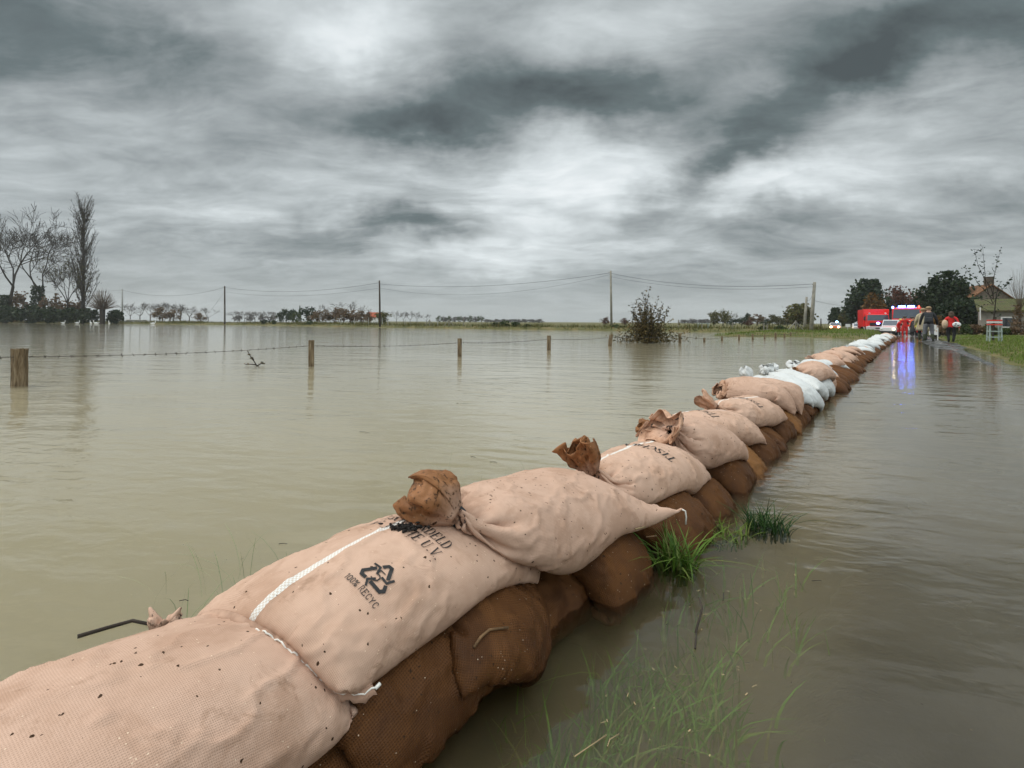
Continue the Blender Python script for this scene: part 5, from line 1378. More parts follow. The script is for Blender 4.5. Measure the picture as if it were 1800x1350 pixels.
tops = [p_ - Vector((0, r_ * .6, min(.12, p_.z * .25))) for p_, r_ in PT]
tops = [at_d(-60, 628, tops[0].y - .6)] + tops
def barbed(label, pts, lo=0.0):
    mb = MB()
    rg = random.Random(5)
    for a, b in zip(pts, pts[1:]):
        L_ = (b - a).length; n = 16; P_ = []
        for k in range(n + 1):
            u = k / n; q = a.lerp(b, u); q.z -= .05 * 4 * u * (1 - u) * min(1, L_ / 4) + lo; P_.append(q)
        mb.tube(P_, .003 + .00013 * a.y, 4)
        m = int(L_ / .16)
        for k in range(1, m):
            u = k / m; q = a.lerp(b, u); q.z -= .05 * 4 * u * (1 - u) * min(1, L_ / 4) + lo
            for s_ in (1, -1):
                v = Vector((rg.uniform(-.2, .2), rg.uniform(-1, 1), rg.uniform(-1, 1))).normalized() * .032
                mb.tube([q - v, q + v], .0042, 3)
    return tag(mb.build('barbed_wire', m_rust), label, 'barbed wire')
barbed('rusty barbed wire strung along the flooded fence posts', tops)
# stakes along the bank
for k, (px, pt) in enumerate([(591, 558), (615, 558), (640, 558), (665, 559), (675, 560), (706, 562), (765, 563), (812, 558), (845, 563), (1205, 562), (1249, 567), (1306, 567), (1365, 568), (1371, 570), (1455, 577)]):
    xx, yy = bank_at(px); o_ = 2.0; b = Vector((float(xx), float(yy) + 2.5, .3)); h = max(.5, at_d(px, pt, b.y).z - .3)
    mb = MB(); mb.tube([(0, 0, -.3), (0, 0, h * .6), (.02, 0, h)], [.06, .058, .05], 7); o = mb.build('fence_stake', m_conc if px < 800 else m_woodl); o.location = b
    tag(o, 'pale stake of the fence on the bank beyond the water, left of the pale pole' if px < 900 else 'grey stake of the fence on the bank right of the flooded bush', 'fence stake', 'stakes along the bank')
for (px, lab) in ((751, 'braced wooden fence strainer on the bank, left one of two'), (786, 'braced wooden fence strainer on the bank, right one of two'), (1420, 'slanting wooden brace at the foot of the leaning poles')):
    xx, yy = bank_at(px); b = Vector((float(xx), float(yy) + 2, .32)); mb = MB(); mb.tube([(0, 0, -.2), (0, 0, .95)], .07, 6); mb.tube([(-.75, 0, 0), (0, 0, .85)], .05, 6); mb.tube([(.75, 0, 0), (0, 0, .85)], .05, 6)
    o = mb.build('fence_brace', m_woodl); o.location = b; tag(o, lab, 'fence post')
# water trough on the bank, gulls, twigs
xx, yy = bank_at(1261); mb = MB(); mb.box((0, 0, .62), (1.3, .5, .05)); [mb.box((sx * .55, sy * .2, .3), (.06, .06, .6)) for sx in (-1, 1) for sy in (-1, 1)]
o = mb.build('trough_table', simple('zinc', (.35, .42, .40), .5)); o.location = (float(xx), float(yy) + 4, .3); tag(o, 'low grey-green table or trough on the bank below the pair of round trees', 'trough')
m_wht = simple('white_feather', (.8, .8, .78), .8)
for k, (px, py) in enumerate([(111, 566), (136, 566), (160, 566), (169, 567), (192, 566), (269, 567)]):
    D = 116 - k; p_ = at_d(px, py, D); mb = MB(); mb.ball((0, 0, .18), (.42, .2, .2), 8, 6); mb.tube([(.3, 0, .25), (.45, 0, .45), (.42, 0, .65)], [.09, .06, .06], 6); mb.ball((.46, 0, .68), .09, 6, 5); mb.tube([(-.35, 0, .2), (-.62, 0, .3)], [.1, .02], 5)
    o = mb.build('white_bird', m_wht, None, smooth=True); o.location = (p_.x, p_.y, .0); o.rotation_euler = (0, 0, k * 1.3); tag(o, 'small white water bird at the foot of the far left bank' if k < 5 else 'single white water bird on the bank edge left of the dark holed pole', 'bird', 'white birds at the far bank')
def twiggy(name, label, base, pts_list, r, mat, cat, leaves=None):
    mb = MB()
    for pts in pts_list: mb.tube(pts, [r * (1 - .6 * k / max(1, len(pts) - 1)) for k in range(len(pts))], 5)
    t = mb.build(name, mat, None, smooth=True); t.location = base; tag(t, label, cat)
    if leaves is not None: leaf_mesh('foliage', np.array(leaves), .07, LM['bush'], t, np.random.RandomState(3), .5)
    return t
b = at_z(446, 643, 0)
twiggy('floating_branch', 'leafy broken branch sticking out of the water between the two left fence posts', b, [[(.10, 0, -.05), (.02, 0, .08), (-.08, 0, .22), (-.14, 0, .34)], [(.05, 0, .02), (-.08, .02, .03), (-.2, 0, .03)], [(.08, 0, 0), (.16, 0, .05), (.22, 0, .04)], [(.0, 0, .12), (-.03, 0, .2)]], .014, m_woodd, 'branch',
       [(-.1, 0, .25), (-.05, 0, .17), (-.02, 0, .14), (-.08, .02, .21), (-.2, 0, .05), (-.16, .03, .03), (-.12, 0, .04), (.16, 0, .07), (.2, 0, .05), (.22, .02, .05), (.12, 0, .04), (.25, 0, .06), (-.13, 0, .3), (.18, .02, .08)])
def water_stick(label, pts, r=.005, z=.004, mat=None, name='stick', lift=None):
    P_ = [at_z(px, py, z) for px, py in pts]; c0 = P_[0].copy()
    if lift: P_ = [p_ + Vector((0, 0, l)) for p_, l in zip(P_, lift)]
    mb = MB(); mb.tube([p_ - c0 for p_ in P_], [r * (1 - .3 * k / len(P_)) for k in range(len(P_))], 6); o = mb.build(name, mat or m_woodd, None, smooth=True); o.location = c0; return tag(o, label, 'stick')
water_stick('flat black stick floating left of the nearest sacks', [(136, 1119), (190, 1103), (233, 1091), (262, 1097)], .007)
water_stick('short black bent stick standing out of the water below the grass tufts', [(1223, 1112), (1234, 1085), (1229, 1076)], .004, lift=[0, .03, .05])
water_stick('thin black stick in the drowned grass, below the bent one', [(1222, 1140), (1224, 1110)], .0035)
water_stick('tiny dark twig floating near the single black sticks', [(1271, 1055), (1272, 1042)], .0025)
water_stick('pale straw floating at the lower edge of the photo', [(1010, 1330), (1066, 1292)], .0016, mat=simple('straw', (.34, .25, .13), .8))
water_stick('curled pale straw beside the straight one at the lower edge', [(1068, 1312), (1072, 1300), (1088, 1290)], .0014, mat=simple('straw', (.34, .25, .13), .8))
for k, (px, py) in enumerate([(832, 803), (895, 838), (497, 955), (640, 760), (870, 812), (325, 1055), (1385, 905), (1330, 905), (1440, 1020)]):
    water_stick('tiny dark plant scrap floating on the water', [(px - 5 - k, py + (k % 3) - 1), (px + 1, py - (k % 2)), (px + 4 + 2 * (k % 4), py + 1)], .0016, mat=m_woodd, name='floating_scrap').__setitem__('group', 'plant scraps on the water')
def pile_stick(label, pts, r, mat, name='stick'):
    P_ = [PILE[q] for q in pts]; c0 = P_[0].copy(); mb = MB(); mb.tube([p_ - c0 + Vector((0, 0, r * .8)) for p_ in P_], r, 6); o = mb.build(name, mat, None, smooth=True); o.location = c0; tag(o, label, 'stick')
pile_stick('bent straw lying on the brown jute sandbag', [(833, 1140), (845, 1122), (860, 1109), (893, 1105)], .0038, simple('dark_straw', (.16, .09, .04), .8, var=.6, scale=30))
pile_stick('short pale straw on the jute sandbag behind the green tuft', [(1117, 931), (1134, 927)], .003, simple('straw', (.34, .25, .13), .8))
pile_stick('second short straw on the jute sandbag, nearer the green tuft', [(1136, 945), (1154, 943)], .003, simple('dark_straw', (.16, .09, .04), .8))
# torn brown leaf at the back of the nearest sacks
c0 = at_z(288, 1098, .06); mb = MB(); rg = np.random.RandomState(2)
for k in range(9):
    a = rg.rand() * 6.28; r_ = .03 + .02 * rg.rand(); mb.tube([(-.03 + .06 * rg.rand(), .03 * rg.randn() * .5, -.02), (r_ * math.cos(a), r_ * .4 * math.sin(a), .03 * rg.rand()), (1.5 * r_ * math.cos(a), r_ * .6 * math.sin(a), .05 * rg.rand())], [.012, .014, .004], 5)
o = mb.build('debris_clump', m_tuft, None, smooth=True); o.location = c0; tag(o, 'brown scrap of wet cloth and leaves behind the nearest sack', 'debris')
# black peat lump under the round mouth
P_ = PILE[(712, 928)]; mb = MB(); rg = random.Random(3)
for k in range(70): mb.ball((rg.gauss(0, .022), rg.gauss(0, .010), rg.uniform(-.002, .008)), (rg.uniform(.003, .008), rg.uniform(.003, .007), rg.uniform(.002, .006)), 6, 4, jit=.5, rnd=rg)
o = mb.build('peat_lump', simple('peat', (.012, .009, .007), .9), None, smooth=True); o.location = P_; tag(o, 'crumbled black peat under the round stained mouth', 'peat')

# scum, seed heads and straw bits drifting along the wall
rg = np.random.RandomState(21); mb = MB()
for k in range(620):
    if k < 380: s_ = .4 + 9 * rg.rand() ** 1.3; t_ = -.62 + abs(rg.randn()) * .22
    else: s_ = .6 + 9 * rg.rand(); t_ = -1.55 - abs(rg.randn()) * .5
    p_ = ST(s_, t_, .002); a = rg.rand() * 6.283; l = .002 + .007 * rg.rand() ** 2; w_ = .0006 + .0009 * rg.rand(); dx_, dy_ = math.cos(a), math.sin(a)
    mb.add([(p_.x - dx_ * l - dy_ * w_, p_.y - dy_ * l + dx_ * w_, .003), (p_.x - dx_ * l + dy_ * w_, p_.y - dy_ * l - dx_ * w_, .003), (p_.x + dx_ * l + dy_ * w_, p_.y + dy_ * l - dx_ * w_, .004), (p_.x + dx_ * l - dy_ * w_, p_.y + dy_ * l + dx_ * w_, .004)], [(0, 1, 2, 3)], k % 2)
mb.build('floating_debris', [m_woodd, simple('straw', (.34, .25, .13), .8)])['kind'] = 'stuff'
# ------------------------------------------------------------------ house, tree guard, board
m_tile = simple('orange_roof_tiles', (.17, .08, .035), .85, var=.35, scale=3)
m_moss = leaf = None
m_moss, t, out = new_mat('mossy_roof')
tc = t.n.new('ShaderNodeTexCoord').outputs['Object']
c = t.ramp(t.noise(tc, 1.3, 7, .7), [(.35, (.04, .046, .012)), (.5, (.075, .078, .018)), (.6, (.065, .045, .028)), (.8, (.03, .034, .012))])
wv = t.node('ShaderNodeTexWave'); t.put(wv.inputs['Vector'], tc); wv.inputs['Scale'].default_value = 1.6
pbsdf(t, out, c, .95, normal=t.bump(t.math('ADD', wv.outputs['Fac'], t.noise(tc, 8, 5)), .5, .05))
m_brick = simple('grey_brown_masonry', (.16, .13, .10), .9, var=.35, scale=4, bump=.3, bscale=14)
m_render = simple('grey_render', (.24, .22, .19), .9, var=.25, scale=2)
m_wpaint = simple('white_paint', (.75, .74, .72), .6, var=.08)
m_glassd = simple('dark_glass', (.02, .024, .028), .08, var=.1, spec=.6)
def house():
    D = 58; b = at_d(1742, 560, D); g = .2
    t = thing('farmhouse', 'old house with an orange tiled roof, gable chimney and mossy lean-to at the right edge', 'house', (b.x, b.y, g), R(73))
    # local x: along the ridge (away), local y: across; gable end at x=0 faces the viewpoint
    zt = lambda py: at_d(1742, py, D).z - g
    ridge = zt(499); eave = zt(531); hwid = 2.5; ln = 8.0
    mb = MB(); mb.add([(0, -hwid, 0), (0, hwid, 0), (0, hwid, eave), (0, 0, ridge - .12), (0, -hwid, eave), (ln, -hwid, 0), (ln, hwid, 0), (ln, hwid, eave), (ln, 0, ridge - .12), (ln, -hwid, eave)],
                      [(0, 1, 2, 3, 4), (5, 9, 8, 7, 6), (0, 4, 9, 5), (1, 6, 7, 2)]); mb.build('wall', m_brick, t)
    mb = MB(); k = (ridge - eave) / hwid
    for s_ in (-1, 1):
        mb.add([(-.25, 0, ridge), (ln + .2, 0, ridge), (ln + .2, s_ * (hwid + .35), eave - .35 * k), (-.25, s_ * (hwid + .35), eave - .35 * k), (-.25, 0, ridge - .12), (ln + .2, 0, ridge - .12), (ln + .2, s_ * (hwid + .35), eave - .35 * k - .12), (-.25, s_ * (hwid + .35), eave - .35 * k - .12)],
               [(0, 1, 2, 3), (7, 6, 5, 4), (0, 3, 7, 4), (1, 5, 6, 2), (2, 6, 7, 3)])
    rf = mb.build('roof', m_tile, t)
    mb = MB(); mb.box((.45, 0, ridge + .28), (.75, .62, .95)); mb.box((.45, 0, ridge + .78), (.85, .72, .10)); mb.build('chimney', simple('dark_brick', (.10, .075, .055), .9), rf)
    mb = MB(); mb.box((-.03, -1.1, 2.6), (.06, .9, 1.1)); w_ = mb.build('window', m_wpaint, t); mb = MB(); mb.box((-.065, -1.1, 2.6), (.02, .74, .94)); mb.build('pane', m_glassd, w_)
    # lean-to in front and to the right
    b2 = at_d(1792, 560, 47); t2 = thing('mossy_outbuilding', 'low grey outbuilding with a mossy green roof in front of the orange-roofed house', 'outbuilding', (b2.x, b2.y, g), R(-38))
    e2 = at_d(1792, 544, 47).z - g; r2 = at_d(1792, 527, 50).z - g; L2 = 7.5
    mb = MB(); mb.add([(-2.6, 0, 0), (L2, 0, 0), (L2, 0, e2), (-2.6, 0, e2), (-2.6, 3, 0), (L2, 3, 0), (L2, 3, r2), (-2.6, 3, r2)], [(0, 1, 2, 3), (5, 4, 7, 6), (4, 0, 3, 7), (1, 5, 6, 2)]); mb.build('wall', m_render, t2)
    k = (r2 - e2) / 3; mb = MB(); mb.add([(-2.9, -.35, e2 - .35 * k + .05), (L2, -.35, e2 - .35 * k + .05), (L2, 3.1, r2 + .08), (-2.9, 3.1, r2 + .08), (-2.9, -.35, e2 - .35 * k - .08), (L2, -.35, e2 - .35 * k - .08), (L2, 3.1, r2 - .05), (-2.9, 3.1, r2 - .05)], [(0, 1, 2, 3), (7, 6, 5, 4), (0, 4, 5, 1), (3, 2, 6, 7), (0, 3, 7, 4), (1, 5, 6, 2)]); mb.build('roof', m_moss, t2)
    mb = MB(); mb.box((-.75, -.05, 1.0), (1.0, .1, 1.0)); w_ = mb.build('window', m_wpaint, t2); mb = MB(); mb.box((-.75, -.105, 1.0), (.78, .02, .8)); mb.build('pane', m_glassd, w_)
    mb = MB(); mb.box((-2.7, -.42, e2 - .38), (.07, .07, 1.2)); mb.build('downpipe', m_wpaint, t2)
house()
# far red-roofed house
b = at_d(660, 560, 150); t = thing('distant_house', 'small far house with a red roof and pale wall left of the round olive bush', 'house', (b.x, b.y, .2), R(25))
hr = at_d(660, 549, 150).z - .2; he = at_d(660, 557, 150).z - .2
mb = MB(); mb.add([(-1.6, -1, 0), (1.6, -1, 0), (1.6, 1, 0), (-1.6, 1, 0), (-1.6, -1, he), (1.6, -1, he), (1.6, 1, he), (-1.6, 1, he), (1.6, 0, hr - .1), (-1.6, 0, hr - .1)], [(0, 1, 5, 4), (1, 2, 6, 8, 5), (2, 3, 7, 6), (3, 0, 4, 9, 7)]); mb.build('wall', m_wpaint, t)
mb = MB(); mb.add([(-1.75, 0, hr), (1.75, 0, hr), (1.75, -1.2, he - .1), (-1.75, -1.2, he - .1), (1.75, 1.2, he - .1), (-1.75, 1.2, he - .1)], [(0, 3, 2, 1), (0, 1, 4, 5)]); o = mb.build('roof', simple('red_roof_tiles', (.42, .10, .05), .8), t); o.modifiers.new('thick', 'SOLIDIFY').thickness = .1
b = at_d(240, 562, 150); t = thing('long_shed', 'long low pale shed behind the bank at the pale concrete pole', 'shed', (b.x, b.y, .1)); mb = MB(); mb.box((0, 0, .4), (4.6, 2, .8)); mb.build('wall', m_conc, t); mb = MB(); mb.box((0, 0, .86), (4.9, 2.3, .1)); mb.build('roof', m_wpaint, t)

# tree guard
D = 23.6; b = spot(1748, D, .10); t = thing('tree_guard', 'timber tree guard with red and white top boards on the grass verge', 'tree guard', b, R(-30))
hh = at_d(1748, 562, D).z - .10; w_ = .20; m_red = simple('red_paint', (.62, .035, .02), .5, var=.1); m_green = simple('grey_green_paint', (.30, .36, .33), .8)
for sx in (-1, 1):
    for sy in (-1, 1):
        mb = MB(); mb.tube([(sx * w_ * 1.08, sy * w_ * 1.08, -.15), (sx * w_ * .92, sy * w_ * .92, hh)], [.035, .03], 8); mb.build('post', m_green, t)
for k, (zf_, m) in enumerate([(.97, m_red), (.90, m_wpaint), (.80, m_red), (.52, m_green), (.28, m_green)]):
    mb = MB()
    q = w_ * (1.05 - .1 * zf_) + .02
    for sx in (-1, 1): mb.box((sx * q, 0, hh * zf_), (.025, 2 * q, .055 if k < 3 else .045)); mb.box((0, sx * (q + .028), hh * zf_), (2 * q, .025, .055 if k < 3 else .045))
    mb.build('rail', m, t)
# white board and black bag
D = 31; b = spot(1641, D, .03); t = thing('notice_board', 'white board on a leg beside the man with the backpack', 'board', b, R(-35))
mb = MB(); mb.box((0, 0, .62), (.42, .04, .62)); mb.build('panel', m_wpaint, t); mb = MB(); mb.box((.20, .0, .3), (.05, .05, .9)); mb.build('leg', m_wpaint, t)
mb = MB(); [mb.ball((-.1 + .12 * k, -.03, .55 + .08 * (k % 2)), (.03, .01, .03), 8, 5) for k in range(3)]; mb.build('sticker', simple('orange_sticker', (.55, .25, .05), .6), t)
b = at_z(1647, 592, .03); t = thing('holdall', 'black bag standing on the wet lane behind the man with the backpack', 'bag', b); mb = MB(); mb.ball((0, 0, .14), (.28, .17, .16), 12, 8); mb.build('bag_body', simple('black_nylon', (.012, .012, .014), .6), t, smooth=True); mb = MB(); mb.tube([(-.14, 0, .26), (-.08, 0, .38), (.08, 0, .38), (.14, 0, .26)], .015, 6); mb.build('handle', simple('black_nylon', (.012, .012, .014), .6), t)

# ------------------------------------------------------------------ emergency vehicles
m_vred = simple('fire_red_paint', (.78, .016, .014), .25, var=.06, spec=.6); m_vwhite = simple('vehicle_white', (.72, .72, .72), .3, var=.06, spec=.6)
m_tyre = simple('tyre', (.015, .015, .015), .8); m_rim = simple('rim', (.4, .4, .42), .4); m_dark = simple('black_trim', (.018, .018, .02), .5)
m_screen = simple('windscreen', (.05, .065, .09), .05, var=.1, spec=.9)
m_blue = emit('blue_beacon', (.07, .18, 1.0), 28.0); m_head = emit('headlamp', (1.0, .78, .45), 22.0); m_redl = emit('red_beacon', (1.0, .12, .08), 4.0)
def wheel(par, x, y, r, wd):
    mb = MB(); mb.tube([(x - wd / 2, y, r), (x + wd / 2, y, r)], r, 18); w_ = mb.build('wheel', m_tyre, par, smooth=False)
    mb = MB(); s_ = -1 if x < 0 else 1; mb.tube([(x + s_ * wd / 2, y, r), (x + s_ * (wd / 2 + .012), y, r)], r * .55, 14); mb.build('rim', m_rim, w_)
def cab_mesh(name, W_, y0, y1, z0, z1, wz, rake, mat, par, bev=.06):
    """front panel faces -y; screen from wz to z1"""
    mb = MB(); x = W_ / 2
    mb.add([(-x, y0, z0), (x, y0, z0), (x, y1, z0), (-x, y1, z0), (-x, y0, wz), (x, y0, wz), (x * .95, y0 + rake, z1), (-x * .95, y0 + rake, z1), (x * .95, y1, z1), (-x * .95, y1, z1)],
           [(0, 3, 2, 1), (0, 1, 5, 4), (4, 5, 6, 7), (7, 6, 8, 9), (1, 2, 8, 6, 5), (0, 4, 7, 9, 3), (2, 3, 9, 8)])
    return mb.build(name, mat, par, bevel=bev)
def screen(par, W_, y0, wz, z1, rake, mat=None, name='windscreen', ins=.10):
    x = W_ / 2 - ins; f0 = .10; f1 = .90; mb = MB(); z = lambda f: wz + (z1 - wz) * f; y = lambda f: y0 + rake * f - .012
    mb.add([(-x, y(f0), z(f0)), (x, y(f0), z(f0)), (x * .95, y(f1), z(f1)), (-x * .95, y(f1), z(f1)), (-x, y(f0) + .03, z(f0)), (x, y(f0) + .03, z(f0)), (x * .95, y(f1) + .03, z(f1)), (-x * .95, y(f1) + .03, z(f1))], [(0, 1, 2, 3), (7, 6, 5, 4), (0, 4, 5, 1), (2, 6, 7, 3), (1, 5, 6, 2), (0, 3, 7, 4)])
    return mb.build(name, mat or m_screen, par)
def side_window(par, W_, y0, y1, z0, z1):
    for s_ in (-1, 1):
        mb = MB(); mb.box((s_ * (W_ / 2 + .002), (y0 + y1) / 2, (z0 + z1) / 2), (.03, y1 - y0, z1 - z0)); mb.build('side_window', m_screen, par)
def lamp(par, name, c, s, mat): mb = MB(); mb.ball(c, s, 10, 7); mb.build(name, mat, par, smooth=True)
def face_cam(px): return math.atan2(0, 1)
# box truck
D = 55; b = at_d(1543, 588, D); b.z = -.02
t = thing('box_truck', 'red box truck with a white bumper, parked left of the fire engine', 'truck', b, R(-28), scale=.95)
mb = MB(); mb.box((0, 3.9, 1.72), (2.45, 5.2, 2.05)); bx_ = mb.build('cargo_box', m_vred, t, bevel=.03)
mb = MB(); [mb.box((-1.235, 1.5 + .52 * k, 1.72), (.03, .05, 2.0)) for k in range(10)]; mb.build('box_rib', simple('dull_red', (.50, .02, .018), .5), bx_)
cab_mesh('cab', 2.2, 0, 1.25, .55, 2.15, 1.35, .16, m_vred, t); screen(t, 2.2, 0, 1.35, 2.15, .16); side_window(t, 2.2, .35, 1.0, 1.4, 2.0)
mb = MB(); mb.box((0, -.08, .55), (2.2, .22, .42)); mb.build('bumper', m_vwhite, t, bevel=.03)
mb = MB(); mb.box((0, -.20, .56), (.5, .01, .11)); mb.build('number_plate', m_dark, t)
mb = MB(); mb.box((0, -.02, 1.0), (1.5, .03, .35)); mb.build('grille', m_dark, t)
for s_ in (-1, 1):
    lamp(t, 'headlight', (s_ * .85, -.16, .72), (.16, .06, .10), m_vwhite); mb = MB(); mb.box((s_ * 1.28, -.02, 1.65), (.14, .10, .42)); mb.build('mirror', m_dark, t); lamp(t, 'beacon', (s_ * .75, .35, 2.24), (.10, .1, .09), m_rim if s_ < 0 else m_vwhite)
    wheel(t, s_ * 1.0, .75, .42, .28); wheel(t, s_ * 1.0, 5.0, .42, .3)
lamp(t, 'blue_light', (.02, -.06, 1.12), (.17, .07, .13), emit('blue_flash', (.16, .22, 1.0), 16.0))
mb = MB(); mb.box((0, 3.6, .62), (.9, 6.2, .2)); mb.build('chassis', m_dark, t)
# small van
D = 47; b = at_d(1560, 588, D); b.z = -.04
t = thing('response_van', 'white and red van with one lit headlamp, in front of the red box truck', 'van', b, R(-50), scale=.72)
cab_mesh('body', 1.75, .9, 4.6, .3, 1.95, 1.15, .55, m_vwhite, t); mb = MB(); mb.box((0, .5, .68), (1.7, .95, .68)); mb.build('bonnet', m_vwhite, t, bevel=.1); screen(t, 1.75, .9, 1.15, 1.95, .55); side_window(t, 1.75, 1.7, 4.0, 1.2, 1.75)
for s_ in (-1, 1):
    mb = MB(); mb.box((s_ * .885, 2.6, .72), (.02, 3.8, .42)); mb.build('red_stripe', m_vred, t); wheel(t, s_ * .78, .75, .33, .2); wheel(t, s_ * .78, 3.8, .33, .2); mb = MB(); mb.box((s_ * 1.0, .95, 1.2), (.16, .1, .16)); mb.build('mirror', m_dark, t)
lamp(t, 'headlight', (.66, -.0, .78), (.12, .06, .09), m_head); lamp(t, 'headlight', (-.66, -.0, .78), (.12, .06, .09), m_vwhite)
mb = MB(); mb.box((0, .0, .42), (1.7, .14, .22)); mb.build('bumper', m_dark, t, bevel=.03); mb = MB(); mb.box((0, .55, 1.03), (1.4, .7, .02)); mb.build('bonnet_marking', m_vred, t)
# fire engine
D = 50; b = at_d(1593, 590, D); b.z = .02
t = thing('fire_engine', 'red fire engine with two bright blue roof lights and a big windscreen', 'fire engine', b, R(-38), scale=.96)
cab_mesh('cab', 2.4, 0, 2.4, .55, 2.62, 1.45, .14, m_vred, t, .08); screen(t, 2.4, 0, 1.45, 2.62, .14); side_window(t, 2.4, .4, 1.1, 1.5, 2.35); side_window(t, 2.4, 1.3, 2.2, 1.5, 2.35)
mb = MB(); mb.box((0, 5.0, 1.65), (2.45, 5.0, 2.2)); mb.build('equipment_body', m_vred, t, bevel=.04)
mb = MB(); [mb.box((s_ * 1.235, 3.4 + 1.25 * k, 1.5), (.02, 1.1, 1.3)) for s_ in (-1, 1) for k in range(3)]; mb.build('shutter', m_rim, t)
mb = MB(); mb.box((0, -.10, .55), (2.4, .3, .36)); mb.build('bumper', m_vwhite, t, bevel=.03); mb = MB(); mb.box((0, -.02, 1.12), (1.7, .03, .32)); mb.build('grille', m_dark, t)
mb = MB(); mb.box((0, -.015, 1.36), (2.3, .02, .09)); mb.build('pale_stripe', m_vwhite, t)
mb = MB(); mb.box((0, .45, 2.68), (1.7, .32, .09)); lb = mb.build('light_bar', m_vwhite, t)
for s_ in (-1, 1):
    mb = MB(); mb.box((s_ * .37, .36, 2.80), (.58, .34, .17)); mb.build('blue_lamp', m_blue, lb, bevel=.03)
    mb = MB(); mb.box((s_ * 1.36, .0, 1.9), (.16, .12, .5)); mb.build('mirror', m_dark, t)
    wheel(t, s_ * 1.08, 1.1, .5, .3); wheel(t, s_ * 1.08, 5.6, .5, .32)
lamp(t, 'side_beacon', (-1.12, .3, 2.72), (.10, .10, .12), emit('blue_small', (.15, .25, 1.0), 12.0)); lamp(t, 'side_beacon', (1.0, .3, 2.76), (.08, .08, .13), m_redl)
lamp(t, 'headlight', (-.92, -.05, .95), (.17, .07, .12), m_head); lamp(t, 'headlight', (.92, -.05, .95), (.17, .07, .12), m_vwhite)
mb = MB(); mb.box((0, 4.5, .6), (1.0, 7, .25)); mb.build('chassis', m_dark, t)
# far ambulance
D = 78; b = at_d(1467.5, 583, D); b.z = max(b.z, -.25); b.z = -.15
t = thing('ambulance', 'white and orange ambulance with both headlamps lit, far down the lane on the left', 'ambulance', b, R(-35), scale=.72)
cab_mesh('body', 1.95, .9, 5.0, .35, 1.75, 1.15, .35, m_vwhite, t); mb = MB(); mb.box((0, .5, .75), (1.9, .9, .7)); mb.build('bonnet', simple('orange_paint', (.7, .17, .06), .4), t, bevel=.08); screen(t, 1.95, .9, 1.15, 1.75, .35)
for s_ in (-1, 1): lamp(t, 'headlight', (s_ * .68, .0, .85), (.2, .08, .15), m_head); wheel(t, s_ * .85, .9, .36, .22); wheel(t, s_ * .85, 4.1, .36, .22)
lamp(t, 'blue_lamp', (.3, 1.4, 1.95), (.2, .15, .17), emit('blue_far', (.25, .45, 1.0), 30.0))
# white car half hidden behind the grass
D = 62; b = at_d(1511, 586, D); b.z = 0.0
t = thing('parked_car', 'white car half hidden between the grass verge and the red box truck', 'car', b, R(-30), scale=.72)
cab_mesh('body', 1.7, .9, 4.0, .3, 1.42, .9, .5, m_vwhite, t); mb = MB(); mb.box((0, .5, .6), (1.65, 1.0, .6)); mb.build('bonnet', m_vwhite, t, bevel=.1); screen(t, 1.7, .9, .9, 1.42, .5)
for s_ in (-1, 1): wheel(t, s_ * .75, .7, .3, .2); wheel(t, s_ * .75, 3.3, .3, .2)
# small white road sign
D = 50; b = at_d(1490, 586, D); b.z = .2; t = thing('road_sign', 'small white rectangular road sign on a post left of the red box truck', 'road sign', b); h_ = at_d(1490, 570, D).z - .2
mb = MB(); mb.tube([(0, 0, -.3), (0, 0, h_)], .03, 6); mb.build('post', m_rim, t); mb = MB(); mb.box((0, -.04, h_ - .12), (.46, .02, .30)); mb.build('sign_plate', m_vwhite, t)

